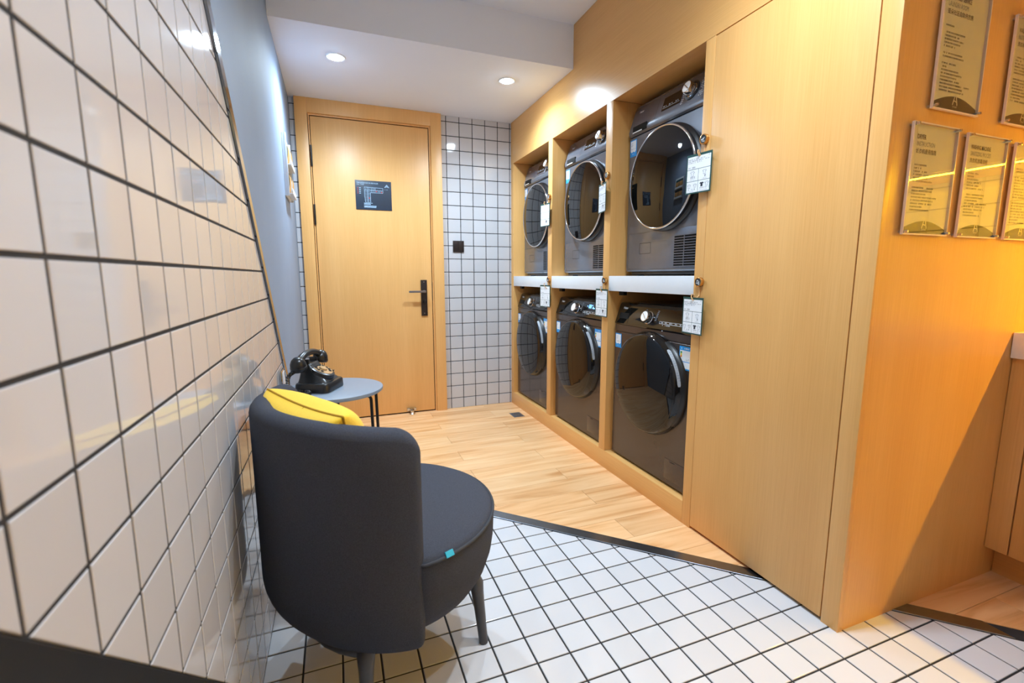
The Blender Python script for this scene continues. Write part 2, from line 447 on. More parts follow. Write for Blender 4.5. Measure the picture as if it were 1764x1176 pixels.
lay('plank', planks, FI, PLANK, floor, bev=0.0007, spare='more_planks')
# diagonal steel strip on the floor
def strip_poly(d, hw, x0, x1): return [(x0, d-hw-x0), (x1, d-hw-x1), (x1, d+hw-x1), (x0, d+hw-x0)]
bm = bmesh.new()
slab(bm, clip(strip_poly(DG, h*0.96, XL, 1.80), 0, 1, 0.1), 0.0025, 0.006, 0.002)
o = struct(obj('trim_1', bm, FSTEEL), 'dark brushed steel strip running diagonally across the floor', 'floor trim')

# ------------------------------------------------------------------ left wall
bm = bmesh.new(); box(bm, XL-0.1, XL-0.0013, YN-0.05, YB+0.1, -0.05, ZC+0.05)
wall_l = struct(obj('wall_left', bm, GROUT), 'white tiled left wall cut by a diagonal strip, grey paint beyond', 'wall')
FL = frame((0, 1, 0), (0, 0, 1), (1, 0, 0), (XL, 0, 0))
hw = 0.028
cells = grid_cells(0.5168, 0.0974, 1.2588, 0.0953, -1.3, YB, 0.0, ZC, 0.0052, [(-1, -1, DW-hw-0.009), (1, 1, -DB)])
lay('wall_tile', cells, FL, TILE, wall_l, bev=0.0011, tilt=math.radians(0.22), spare='more_wall_tiles')
def field(name, poly, mat, top, thick=0.012):
    bm = bmesh.new(); slab(bm, poly, top, thick, 0.001); bmesh.ops.transform(bm, matrix=FL, verts=bm.verts[:])
    return obj(name, bm, mat, wall_l)
rectw = [(YN, 0.0), (YB, 0.0), (YB, ZC), (YN, ZC)]
field('painted_panel', clip(rectw, 1, 1, -(DW+hw)), GREYW, 0.004)
field('black_panel', clip(rectw, -1, -1, DB-0.004), BLACKP, 0.002)
bm = bmesh.new(); slab(bm, clip(clip(rectw, 1, 1, -(DW-hw)), -1, -1, DW+hw), 0.006, 0.012, 0.001)
bmesh.ops.transform(bm, matrix=FL, verts=bm.verts[:])
struct(obj('trim_2', bm, STEEL), 'polished steel strip slanting down the left wall beside the tiles', 'wall trim')

# ------------------------------------------------------------------ back wall
bm = bmesh.new(); box(bm, XL-0.1, XC+0.75, YB+0.0020, YB+0.1, -0.05, ZC+0.05)
wall_b = struct(obj('wall_back', bm, GROUT), 'back wall of small square white tiles with dark grout', 'wall')
FB = frame((1, 0, 0), (0, 0, 1), (0, -1, 0), (0, YB, 0))
cells = grid_cells(0.8257, 0.1007, 2.1816, 0.1, 0.772, XC+0.02, 0.0, ZS, 0.005)
cells += grid_cells(0.8257, 0.1007, 2.1816, 0.1, XL+0.004, -0.19, 0.0, ZS, 0.005)
lay('wall_tile', cells, FB, TILE, wall_b, bev=0.0016, tilt=math.radians(0.15), spare='more_wall_tiles')

# ------------------------------------------------------------------ walls out of view, ceiling
BX_ = lambda n, *a: struct(BX(n, *a))
struct(BX('wall_near', XL-0.1, XR+0.1, YN-0.1, YN, -0.05, ZC+0.05, PAINT), 'plain white wall closing the room', 'wall')
bm = bmesh.new(); box(bm, XR+0.0045, XR+0.1, YN, YE+0.2, -0.05, ZC+0.05)
wall_r = struct(obj('wall_right', bm, GROUT), 'tiled wall behind the counter', 'wall')
FR = frame((0, -1, 0), (0, 0, 1), (-1, 0, 0), (XR, 0, 0))
lay('wall_tile', grid_cells(-0.76, 0.0985, 0.868, 0.0985, -YE, 1.9, 0.868, 1.478, 0.005), FR, TILE, wall_r, bev=0.0016, spare='more_wall_tiles')
bm = bmesh.new(); box(bm, XL-0.1, XR+0.1, YN-0.1, YSF+0.02, ZC, ZC+0.08)
ceil = struct(obj('ceiling', bm, PAINT), 'white painted ceiling with a lowered soffit by the door', 'ceiling')
bm = bmesh.new(); box(bm, XL-0.01, XC+0.02, YSF, YB+0.05, ZS, ZC+0.08)
obj('soffit', bm, PAINT, ceil)

# ------------------------------------------------------------------ downlights
def downlight(x, y, z, label, watts, col, cone, blend, rad=0.036):
    t = thing('downlight', label, 'ceiling light', (x, y, z), 0, 'recessed ceiling downlights')
    bm = bmesh.new(); lathe(bm, [(rad, -0.001), (rad+0.002, -0.004), (rad+0.012, -0.004), (rad+0.016, -0.0005), (rad+0.016, 0.001), (rad, 0.001)], 40)
    obj('trim_ring', bm, WHT, t, 40)
    bm = bmesh.new(); lathe(bm, [(0, -0.0095), (rad*0.5, -0.0088), (rad*0.85, -0.0060), (rad, -0.0015)], 40)
    obj('lamp_lens', bm, LAMPC, t, 60)
    l = bpy.data.lights.new('lamp_beam', 'SPOT'); l.energy = watts; l.color = col; l.spot_size = math.radians(cone); l.spot_blend = blend; l.shadow_soft_size = 0.034
    lo = bpy.data.objects.new('lamp_beam', l); lo.location = (0, 0, -0.016); link(lo, t)
    return t
downlight(0.067, 2.838, ZS, 'lit round downlight in the soffit near the grey wall', SPOT_SOFFIT, COOL, 160, 0.9)
downlight(1.037, 2.801, ZS, 'lit round downlight in the soffit near the wooden cabinet', SPOT_SOFFIT, COOL, 160, 0.9)
for (x, y, wd) in ((0.60, 0.95, 'above the armchair'), (0.95, 0.95, 'beside the tall cabinet door')):
    downlight(x, y, ZC, 'lit round downlight in the high ceiling '+wd, SPOT_MAIN, NEUT, 142, 1.0)
downlight(0.45, 0.15, ZC, 'added unseen fill downlight in the high ceiling by the black wall field', SPOT_FILL, NEUT, 140, 1.0)  # extra lamp added as fill for the chair back

# ------------------------------------------------------------------ door
door = bpy.data.objects.new('door_1', None); door.location = (0.3, YB, 0); link(door)
struct(door, 'flat oak laminate door in a wide wooden frame', 'door')
D = lambda n, x0, x1, y0, y1, z0, z1, m, b=0.0, p=None: BX(n, x0-0.3, x1-0.3, y0-YB, y1-YB, z0, z1, m, p or door, b)
D('jamb', -0.192, -0.116, YB-0.030, YB+0.03, 0, ZS, WDOOR, 0.0015)
D('jamb', 0.705, 0.783, YB-0.030, YB+0.03, 0, ZS, WDOOR, 0.0015)
D('frame_header', -0.1155, 0.7045, YB-0.030, YB+0.03, 2.128, ZS, WH if False else WDOOR, 0.0015)
D('rebate', -0.112, -0.105, YB-0.014, YB+0.03, 0, 2.128, WDOOR)
D('rebate', 0.694, 0.7045, YB-0.014, YB+0.03, 0, 2.128, WDOOR)
D('rebate', -0.105, 0.694, YB-0.014, YB+0.03, 2.118, 2.1275, WDOOR)
D('gap_shade', -0.11, 0.70, YB+0.012, YB+0.02, 0.0, 2.125, DARK)  # dark sheet in place of the shade around the door leaf
D('door_leaf', -0.1005, 0.6880, YB-0.012, YB+0.010, 0.010, 2.1120, WDOOR, 0.0012)
for zc in (1.857, 1.471, 0.30):
    bm = bmesh.new(); lathe(bm, [(0, -0.068), (0.006, -0.068), (0.0065, -0.064), (0.0065, 0.064), (0.006, 0.068), (0, 0.068)], 14, Matrix.Translation((-0.104-0.3, -0.018, zc)))
    obj('hinge', bm, BLK, door, 40)
plate = D('handle_plate', 0.604, 0.650, YB-0.020, YB-0.012, 0.753, 1.023, BRONZE, 0.001)
bm = bmesh.new()
Yh = -0.062
tube(bm, [(0.627-0.3, -0.02, 0.937), (0.627-0.3, -0.05, 0.937)], 0.010, 14)
box(bm, 0.508-0.3, 0.634-0.3, Yh-0.006, Yh+0.006, 0.929, 0.945, 0.003)
obj('lever', bm, LEVER, plate, 40)
bm = bmesh.new(); lathe(bm, [(0, 0.0), (0.013, 0.0), (0.013, 0.006), (0, 0.006)], 20, Matrix.Translation((0.628-0.3, -0.02, 0.862)) @ Matrix.Rotation(PI/2, 4, 'X'))
box(bm, 0.622-0.3, 0.634-0.3, -0.046, -0.024, 0.848, 0.876, 0.003, mat=None)
obj('thumb_turn', bm, BRONZE, plate, 40)
for z in (1.008, 0.772):
    bm = bmesh.new(); lathe(bm, [(0, 0.0015), (0.003, 0.001), (0.0035, 0)], 12, Matrix.Translation((0.627-0.3, -0.020, z)) @ Matrix.Rotation(PI/2, 4, 'X'))
    obj('screw', bm, CHROME, plate)
D('strike_plate', 0.6895, 0.6935, YB-0.013, YB-0.002, 0.865, 1.005, BLK)

# door stop at the foot of the door
t = thing('door_stop', 'small steel door stop at the foot of the wooden door', 'door stop', (0.505, YB-0.045, 0))
bm = bmesh.new(); lathe(bm, [(0, 0), (0.020, 0), (0.022, 0.004), (0.014, 0.012), (0.013, 0.028), (0.018, 0.034), (0.016, 0.042), (0, 0.045)], 20)
obj('post', bm, CHROME, t, 40)
BX('mount_plate', -0.035, 0.035, 0.026, 0.0325, 0.018, 0.040, CHROME, t, 0.002)

# evacuation map on the door
t = thing('evacuation_map', 'dark navy floor plan sign mounted on the wooden door', 'sign', (0.29, YB-0.0122, 1.52))
BX('board', -0.123, 0.123, -0.004, 0.0, 0.0, 0.20, NAVY, t, 0.0008)
bm = text_bm('EVACUATION MAP ON 3RD FLOOR', 0.0125, -0.112, 0.178, -0.0044, 0.012, xs=0.72); obj('title_lettering', bm, LBLUE, t)
rg = random.Random(3)
bm = bmesh.new(); scribble(bm, -0.112, 0.168, 0.055, 0.006, -0.0044, rg)
scribble(bm, 0.072, 0.1405, 0.04, 0.005, -0.0044, rg, 0.5); obj('small_print', bm, LBLUE, t)
bm = bmesh.new()
Y4 = -0.0045
stroke(bm, [(-0.062, 0.155), (0.064, 0.151), (0.064, 0.118), (-0.022, 0.118), (-0.022, 0.052), (-0.058, 0.052), (-0.060, 0.085), (-0.062, 0.085)], 0.0022, Y4, True)
stroke(bm, [(-0.040, 0.153), (-0.040, 0.052)], 0.0026, Y4); stroke(bm, [(-0.060, 0.134), (0.064, 0.134)], 0.0026, Y4)
for x in (-0.052, -0.03, -0.016, -0.006, 0.004, 0.012): stroke(bm, [(x, 0.134), (x, 0.152)], 0.0018, Y4)
for x in (-0.016, -0.006, 0.003, 0.012, 0.022, 0.034, 0.044, 0.054): stroke(bm, [(x, 0.118), (x, 0.134)], 0.0018, Y4)
for z in (0.124, 0.114, 0.105, 0.094, 0.084, 0.074, 0.064): stroke(bm, [(-0.061, z), (-0.023, z-0.001)], 0.0018, Y4)
for z in (0.047, 0.042, 0.037): rect(bm, -0.068, 0.004-rg.uniform(0, 0.03), z-0.003, z, Y4)
for z in (0.028, 0.023, 0.018): rect(bm, -0.068, 0.018-rg.uniform(0, 0.02), z-0.003, z, Y4)
stroke(bm, [(0.078, 0.158), (0.092, 0.176), (0.106, 0.158)], 0.004, Y4); stroke(bm, [(0.086, 0.159), (0.092, 0.167), (0.098, 0.159)], 0.0028, Y4)
for z in (0.147, 0.135, 0.123, 0.111): rect(bm, -0.097, -0.086, z-0.002, z+0.002, Y4)
obj('plan_lines', bm, LBLUE, t)
bm = bmesh.new()
for z in (0.147, 0.135, 0.123, 0.111): lathe(bm, [(0, 0), (0.003, 0)], 10, Matrix.Translation((-0.106, Y4, z)) @ Matrix.Rotation(PI/2, 4, 'X'))
for (x, z) in ((0.02, 0.128), (0.055, 0.123), (-0.03, 0.08)): rect(bm, x-0.003, x+0.003, z-0.004, z+0.004, Y4-0.0002)
obj('red_marks', bm, REDI, t)

# light switch
t = thing('light_switch', 'dark bronze square light switch on white tiles beside the door', 'light switch', (0.904, YB, 1.277))
BX('back_plate', -0.043, 0.043, -0.008, 0.0005, -0.043, 0.043, BRONZE, t, 0.002)
for s in (-1, 1): BX('rocker', min(s*0.001, s*0.037), max(s*0.001, s*0.037), -0.0105, -0.008, -0.037, 0.037, BRONZE, t, 0.001)

# floor drain
t = thing('floor_drain', 'square steel floor drain set in the oak planks', 'drain', (1.248, 3.178, 0), 0.0)
BX('drain_frame', -0.043, 0.043, -0.058, 0.058, -0.004, 0.0012, DRAIN, t, 0.001)
for i in range(9): BX('slot', -0.034, 0.034, -0.047+i*0.0112, -0.0455+i*0.0112, 0.0010, 0.0016, DARK, t)

# ------------------------------------------------------------------ built-in laundry cabinet
cab = thing('laundry_cabinet', 'built-in oak laminate cabinet with six machine niches and a tall door', 'cabinet', (XC, 0, 0))
C = lambda n, x0, x1, y0, y1, z0, z1, m, b=0.0: BX(n, x0-XC, x1-XC, y0, y1, z0, z1, m, cab, b)
YP = [(3.476, 3.5285), (2.780, 2.840), (2.092, 2.150), (1.4275, 1.474)]     # posts, far to near
ZT, ZH0, ZH1, ZP = 1.914, 0.973, 1.050, 0.098
XBK = 1.98
for (a, b) in YP: C('post', XC, XBK, a, b, 0.0 if a < 1.45 else ZP+0.0006, ZT-0.0008, WV, 0.0012)
bm = bmesh.new(); prism(bm, [(YE, ZT), (3.5285, ZT), (3.5285, ZS-0.001), (YSF-0.001, ZS-0.001), (YSF-0.001, ZC-0.001), (YE, ZC-0.001)], 0, 0.03, 0)
obj('header_panel', bm, WH, cab)
C('plinth', XC, XBK, 1.4746, 3.5285, 0.0, ZP, WH, 0.001)
C('niche_back', XBK, XBK+0.02, 1.43, 3.5285, 0.0, ZT, WV)
for (a, b) in ((YP[1][1], YP[0][0]), (YP[2][1], YP[1][0]), (YP[3][1], YP[2][0])):
    C('shelf', XC+0.0005, XBK, a+0.0005, b-0.0005, ZH0, ZH1, WHT, 0.0015)
    C('niche_ceiling', XC+0.03, XBK, a, b, ZT, ZT+0.018, WH)
    C('shelf_bracket', 1.376, 1.400, b-0.078, b-0.040, ZH0-0.022, ZH0, BLK, 0.002)
C('tall_door', XC, XC+0.02, 0.864, 1.4255, 0.012, ZT-0.004, WV, 0.001)
C('carcass', XC+0.024, XBK, 0.835, 1.427, 0.0, ZT-0.001, DARK)  # coloured near-black so the door gaps look shaded
C('end_post', XC, XC+0.022, YE, 0.8605, 0.0, ZT-0.0008, WV, 0.001)
C('end_panel', XC+0.0225, XR+0.004, YE+0.0015, 0.835, 0.0, ZC-0.001, WV)

# ------------------------------------------------------------------ machines
RX = lambda a: Matrix.Rotation(a, 4, 'X')
def face_disc(bm, prof, x, z, seg=64):
    """lathe around the -y axis at (x, z); profile (r, out)"""
    lathe(bm, prof, seg, Matrix.Translation((x, 0, z)) @ RX(PI/2))
def arc_pts(cx, cz, r, a0, a1, n): return [(cx+r*math.cos(a0+(a1-a0)*i/n), cz+r*math.sin(a0+(a1-a0)*i/n)) for i in range(n+1)]
def energy_sticker(t, x0, x1, z0, z1):
    s = BX('energy_label', x0, x1, -0.0009, 0.0, z0, z1, BLUE, t)
    s['label'] = 'blue and white energy label'
    W, H = x1-x0, z1-z0; yy = -0.0012; rg = random.Random(5)
    bm = bmesh.new(); rect(bm, x0+W*0.06, x1-W*0.06, z0+H*0.36, z1-H*0.17, yy); rect(bm, x0+W*0.06, x1-W*0.06, z0+H*0.06, z0+H*0.33, yy)
    obj('label_paper', bm, PAPER, s)
    yy -= 0.0003
    bm = bmesh.new(); scribble(bm, x0+W*0.16, z1-H*0.12, W*0.66, H*0.06, yy, rg); obj('label_heading', bm, PAPER, s)
    for k, m in enumerate((GRNI, YELI, ORNG)):
        bm = bmesh.new(); rect(bm, x0+W*0.10, x0+W*0.24, z1-H*(0.30+0.085*k), z1-H*(0.22+0.085*k), yy); obj('grade_bar', bm, m, s)
    bm = bmesh.new()
    for k in range(2): scribble(bm, x0+W*0.5, z0+H*(0.40+0.05*k), W*0.36, H*0.035, yy, rg)
    for k in range(4): scribble(bm, x0+W*0.12, z0+H*(0.10+0.055*k), W*rg.uniform(0.2, 0.4), H*0.032, yy, rg)
    obj('label_print', bm, INKG, s)
def bookmark_sticker(t, x0, x1, z0, z1):
    s = BX('service_sticker', x0, x1, -0.0009, 0.0, z0, z1, BLUE, t); s['label'] = 'blue and white service sticker'
    W, H = x1-x0, z1-z0; yy = -0.0012; rg = random.Random(8)
    bm = bmesh.new()
    pl = [(x0+W*0.08, z1-H*0.06), (x0+W*0.08, z0+H*0.34), (x0+W*0.28, z0+H*0.24), (x0+W*0.42, z0+H*0.30), (x0+W*0.58, z0+H*0.30), (x0+W*0.72, z0+H*0.24), (x0+W*0.92, z0+H*0.34), (x0+W*0.92, z1-H*0.06)]
    bm.faces.new([bm.verts.new((p[0], yy, p[1])) for p in pl]); obj('sticker_paper', bm, PAPER, s)
    yy -= 0.0003
    bm = bmesh.new()
    for k in range(4): scribble(bm, x0+W*0.18, z1-H*(0.20+0.06*k), W*0.26, H*0.035, yy, rg)
    scribble(bm, x0+W*0.2, z0+H*0.42, W*0.6, H*0.06, yy, rg); obj('sticker_print', bm, INKG, s)
    bm = bmesh.new(); scribble(bm, x0+W*0.36, z0+H*0.12, W*0.3, H*0.05, yy, rg); obj('sticker_lettering', bm, PAPER, s)
def knob_on(parent, xf, x, z, r=0.028, length=0.030, face=KNOBF, body=CHROME):
    bm = bmesh.new(); lathe(bm, [(r*1.12, 0.0), (r*1.12, 0.004), (r, 0.006), (r*0.97, length*0.8), (r*0.9, length), (r*0.82, length)], 40, xf @ Matrix.Translation((x, 0, z)) @ RX(PI/2))
    k = obj('knob', bm, body, parent, 40)
    bm = bmesh.new(); lathe(bm, [(0, length-0.001), (r*0.83, length+0.0004)], 40, xf @ Matrix.Translation((x, 0, z)) @ RX(PI/2)); obj('knob_face', bm, face, parent, 40)
    bm = bmesh.new(); box(bm, -r*0.75, r*0.75, -length-0.002, -length, -0.0014, 0.0014)
    bmesh.ops.transform(bm, matrix=xf @ Matrix.Translation((x, 0, z)) @ Matrix.Rotation(math.radians(40), 4, 'Y'), verts=bm.verts[:]); obj('knob_ridge', bm, CHROME, parent)
    return k

def washer(lit):
    t = thing('washing_machine', 'washer', 'washing machine', group='front-loading washing machines in the lower niches')
    HWD = 0.294
    bm = bmesh.new(); prism(bm, [(0.003, 0.010), (0.0, 0.014), (0.0, 0.663), (0.0035, 0.666), (0.0035, 0.6685), (0.0, 0.671), (0.0, 0.704), (0.50, 0.704), (0.50, 0.010)], -HWD, HWD, 0)
    obj('body', bm, BODYW, t)
    BX('top_lid', -HWD, HWD, 0.055, 0.50, 0.7045, 0.818, BODYW, t, 0.004)
    bm = bmesh.new(); prism(bm, [(0.0, 0.7055), (-0.003, 0.712), (0.029, 0.806), (0.036, 0.814), (0.0545, 0.818), (0.0545, 0.7055)], -HWD, HWD, 0)
    cp = obj('control_panel', bm, GLOSSB, t, 30)
    XF = Matrix.Translation((0, -0.0032, 0.712)) @ RX(-math.atan2(0.032, 0.094))
    bm = bmesh.new(); box(bm, -0.272, -0.195, -0.0012, 0.004, 0.026, 0.056, 0.001); bmesh.ops.transform(bm, matrix=XF, verts=bm.verts[:]); obj('detergent_drawer_grip', bm, DARK, cp)
    bm = bmesh.new(); rect(bm, -0.190, -0.1885, 0.004, 0.092, -0.0004); bmesh.ops.transform(bm, matrix=XF, verts=bm.verts[:]); obj('drawer_seam', bm, DARK, cp)
    knob_on(cp, XF, -0.032, 0.046)
    TX('brand_lettering', 'Haier', 0.017, -0.255, 0.076, PAPER, cp, -0.0006, 0.01, xf=XF)
    bm = bmesh.new()
    for i in range(7):
        rect(bm, -0.086+i*0.0028, -0.076+i*0.0028, 0.036+i*0.0075, 0.040+i*0.0075, -0.0006)
        rect(bm, 0.012+i*0.0010, 0.024+i*0.0010, 0.036+i*0.0075, 0.040+i*0.0075, -0.0006)
    bmesh.ops.transform(bm, matrix=XF, verts=bm.verts[:]); obj('program_marks', bm, INKG, cp)
    bm = bmesh.new(); rg = random.Random(2)
    stroke(bm, [(0.050, 0.026), (0.235, 0.026), (0.235, 0.036), (0.050, 0.036)], 0.0012, -0.0006, True)
    for i in range(6): scribble(bm, 0.055+i*0.031, 0.029, 0.018, 0.005, -0.0007, rg)
    scribble(bm, 0.075, 0.018, 0.05, 0.004, -0.0007, rg); bmesh.ops.transform(bm, matrix=XF, verts=bm.verts[:]); obj('button_row', bm, PAPER, cp)
    if lit:
        bm = bmesh.new(); yy = -0.0007
        for (x, z) in ((0.100, 0.058), (0.116, 0.058)):
            stroke(bm, [(x, z), (x+0.009, z), (x+0.009, z+0.018), (x, z+0.018)], 0.0028, yy, True); stroke(bm, [(x, z+0.009), (x+0.009, z+0.009)], 0.0028, yy)
        rect(bm, 0.080, 0.086, 0.066, 0.071, yy); rect(bm, 0.134, 0.139, 0.072, 0.077, yy); rect(bm, 0.142, 0.165, 0.055, 0.060, yy); rect(bm, 0.142, 0.150, 0.061, 0.067, yy)
        bmesh.ops.transform(bm, matrix=XF, verts=bm.verts[:]); obj('lit_display', bm, BLED, cp)['label'] = 'glowing blue display digits'
    # round door
    DX, DZ, R = 0.004, 0.452, 0.228
    bm = bmesh.new(); face_disc(bm, [(R+0.017, 0.0), (R+0.017, 0.010), (R+0.013, 0.018), (R+0.002, 0.040), (R-0.004, 0.043), (R-0.009, 0.0435)], DX, DZ, 72)
    d = obj('door', bm, GLOSSB, t, 40)
    bm = bmesh.new(); face_disc(bm, [(R-0.009, 0.0433), (R-0.02, 0.0465), (R-0.06, 0.0505), (R*0.5, 0.0545), (R*0.25, 0.056), (0, 0.0565)], DX, DZ, 72)
    obj('door_glass', bm, GLASSB, d, 60)
    # grip on the right edge and the caution strip on the bevel
    bm = bmesh.new(); n = 26; A = []
    for i in range(n+1):
        a = math.radians(-42+104*i/n); k = math.sin(PI*i/n)**0.5 if 0 < i < n else 0.0
        c, s_ = math.cos(a), math.sin(a)
        A.append([bm.verts.new((DX+c*rr, -oo, DZ+s_*rr)) for rr, oo in ((R+0.016, 0.0), (R+0.016+0.014*k, 0.001), (R+0.014+0.012*k, 0.014), (R+0.006, 0.026))])
    for P, Q in zip(A, A[1:]):
        for q in range(3): bm.faces.new([P[q], P[q+1], Q[q+1], Q[q]])
    obj('door_grip', bm, BLK, d, 50)
    bm = bmesh.new(); n = 16; A = []
    for i in range(n+1):
        a = math.radians(8+42*i/n); c, s_ = math.cos(a), math.sin(a); w_ = 1.0 if 0 < i < n else 0.6
        def pt(f):
            rr = (R+0.0145)+(R+0.003-R-0.0145)*f; oo = 0.0165+(0.040-0.0165)*f+0.0008
            return bm.verts.new((DX+c*rr, -oo-0.0004, DZ+s_*rr))
        A.append([pt(0.5-0.36*w_), pt(0.5+0.22*w_)])
    for P, Q in zip(A, A[1:]): bm.faces.new([P[0], P[1], Q[1], Q[0]])
    o = obj('caution_strip', bm, CAUT, d); o['label'] = 'pale curved caution sticker'
    bm = bmesh.new()
    for i in range(2, 15):
        for j in range(3):
            if (i*7+j*3) % 5 == 0: continue
            a = math.radians(8+42*(i+0.2)/n); b_ = math.radians(8+42*(i+0.75)/n)
            def pt2(aa, f):
                rr = (R+0.0145)+(0.003-0.0145)*f; oo = 0.0165+(0.040-0.0165)*f+0.0016
                return bm.verts.new((DX+math.cos(aa)*rr, -oo-0.0004, DZ+math.sin(aa)*rr))
            f0 = 0.2+0.15*j; bm.faces.new([pt2(a, f0), pt2(a, f0+0.08), pt2(b_, f0+0.08), pt2(b_, f0)])
    obj('caution_print', bm, INKG, d)
    fl = BX('filter_flap', 0.134, 0.266, -0.0015, 0.0, 0.035, 0.130, BODYW, t, 0.001)
    BX('flap_notch', 0.170, 0.200, -0.0022, -0.0015, 0.121, 0.124, DARK, fl)
    for sx in (-1, 1):
        for yy in (0.05, 0.45):
            bm = bmesh.new(); lathe(bm, [(0, 0), (0.02, 0), (0.02, 0.0105), (0, 0.0105)], 14, Matrix.Translation((sx*0.25, yy, 0))); obj('foot', bm, BLK, t)
    bookmark_sticker(t, -0.288, -0.236, 0.583, 0.656)
    energy_sticker(t, 0.198, 0.268, 0.556, 0.656)
    return t
def dryer():
    t = thing('tumble_dryer', 'dryer', 'tumble dryer', group='tumble dryers in the upper niches')
    HWD = 0.296
    bm = bmesh.new(); prism(bm, [(0.004, 0.022), (0.0, 0.028), (0.0, 0.676), (0.003, 0.680), (0.40, 0.680), (0.40, 0.022)], -HWD, HWD, 0)
    obj('body', bm, BODYD, t, 30)
    BX('base_rail', -HWD+0.03, HWD-0.01, 0.012, 0.39, 0.006, 0.0215, BLK, t, 0.002)
    bm = bmesh.new(); prism(bm, [(0.0, 0.6825), (-0.006, 0.690), (-0.008, 0.706), (-0.004, 0.720), (0.030, 0.822), (0.038, 0.832), (0.07, 0.838), (0.40, 0.838), (0.40, 0.6825)], -HWD, HWD, 0)
    cp = obj('control_panel', bm, BODYD, t, 30)
    XF = Matrix.Translation((0, -0.0042, 0.720)) @ RX(-math.atan2(0.034, 0.102))
    bm = bmesh.new(); box(bm, -0.066, 0.058, -0.0012, 0.004, 0.018, 0.082, 0.001); bmesh.ops.transform(bm, matrix=XF, verts=bm.verts[:]); dp = obj('display', bm, GLOSSB, cp)
    bm = bmesh.new(); rg = random.Random(4)
    for i in range(6): scribble(bm, -0.058+i*0.019, 0.034+(0.0 if i else 0.001), 0.012, 0.006, -0.0018, rg)
    stroke(bm, [(-0.060, 0.029), (0.052, 0.029)], 0.001, -0.0018); bmesh.ops.transform(bm, matrix=XF, verts=bm.verts[:]); obj('display_marks', bm, PAPER, cp)
    knob_on(cp, XF, 0.120, 0.048, 0.027, 0.034, KNOBF, CHROME)
    bm = bmesh.new(); lathe(bm, [(0.030, 0.0), (0.040, 0.0), (0.040, 0.004), (0.030, 0.006)], 40, XF @ Matrix.Translation((0.120, 0, 0.048)) @ RX(PI/2)); obj('knob_well', bm, BLK, cp, 40)
    bm = bmesh.new()
    for i in range(9):
        scribble(bm, 0.062+i*0.0012, 0.006+i*0.0088, 0.014, 0.0045, -0.0006, rg); scribble(bm, 0.170, 0.006+i*0.0088, 0.026, 0.0045, -0.0006, rg)
    bmesh.ops.transform(bm, matrix=XF, verts=bm.verts[:]); obj('program_marks', bm, PAPER, cp)
    TX('brand_lettering', 'Haier', 0.015, -0.250, 0.072, PAPER, cp, -0.0006, 0.01, xf=XF)
    bm = bmesh.new(); rect(bm, -0.105, -0.1035, -0.002, 0.098, -0.0004); bmesh.ops.transform(bm, matrix=XF, verts=bm.verts[:]); obj('drawer_seam', bm, DARK, cp)
    gr = BX('drawer_grip', -0.262, -0.158, -0.0105, -0.004, 0.693, 0.724, DARK, cp, 0.001)
    bm = bmesh.new(); prism(bm, [(-0.0115, 0.693), (-0.0115, 0.697), (-0.006, 0.706), (-0.006, 0.693)], -0.262, -0.19, 0); obj('grip_lip', bm, KNOBF, cp)
    DX, DZ, R = -0.004, 0.434, 0.222
    bm = bmesh.new(); face_disc(bm, [(R+0.010, 0.0), (R+0.010, 0.006), (R+0.005, 0.012), (R-0.001, 0.018), (R, 0.035)], DX, DZ, 72); d = obj('door', bm, BLK, t, 40)
    bm = bmesh.new(); face_disc(bm, [(R+0.001, 0.0345), (R+0.0025, 0.037), (R+0.002, 0.0415), (R-0.001, 0.0435), (R-0.0045, 0.043), (R-0.006, 0.041)], DX, DZ, 72)
    obj('chrome_ring', bm, CHROME, d, 50)['label'] = 'polished chrome ring'
    bm = bmesh.new(); face_disc(bm, [(R-0.005, 0.0415), (R-0.03, 0.045), (R-0.08, 0.050), (R*0.4, 0.053), (0, 0.0545)], DX, DZ, 72); obj('door_glass', bm, GLASSB, d, 60)
    lp = BX('lower_panel', -0.278, HWD-0.004, -0.0025, 0.0, 0.034, 0.208, BODYD, t, 0.002)
    bm = bmesh.new(); stroke(bm, [(-0.185, 0.108), (-0.100, 0.108), (-0.100, 0.158), (-0.185, 0.158)], 0.0016, -0.0029, True); obj('hatch_outline', bm, DARK, lp)
    vg = BX('vent_recess', 0.068, 0.204, -0.0030, -0.0025, 0.042, 0.176, DARK, t)
    nsl = 12
    for i in range(nsl+1):
        z = 0.042+i*(0.134/nsl); BX('slat', 0.068, 0.204, -0.0062, -0.003, z-0.0018, z+0.0018, BODYD, vg)
    BX('divider', 0.131, 0.135, -0.0064, -0.003, 0.042, 0.176, BODYD, vg)
    for sx in (-1, 1):
        for yy in (0.05, 0.35):
            bm = bmesh.new(); lathe(bm, [(0, 0), (0.018, 0), (0.018, 0.006), (0, 0.006)], 14, Matrix.Translation((sx*0.24, yy, 0))); obj('foot', bm, BLK, t)
    bookmark_sticker(t, -0.292, -0.240, 0.588, 0.668)
    return t
YM = (3.158, 2.465, 1.768)     # machine centres, far to near
where = ('beside the tiled back wall', 'in the middle niche', 'beside the tall cabinet door')
w2 = washer(True); w2.location = (1.368, YM[1], ZP); w2.rotation_euler = (0, 0, -PI/2); w2['label'] = 'dark brown washing machine with a lit blue display in the middle lower niche'
w1 = washer(False); w1.location = (1.368, YM[0], ZP); w1.rotation_euler = (0, 0, -PI/2); w1['label'] = 'dark brown washing machine beside the tiled back wall, lower niche'
w3 = dup(w1, 'dark brown washing machine beside the tall cabinet door, lower niche', (1.368, YM[2], ZP), -PI/2)
d1 = dryer(); d1.location = (1.425, YM[0], ZH1); d1.rotation_euler = (0, 0, -PI/2); d1['label'] = 'silver grey tumble dryer beside the tiled back wall, upper niche'
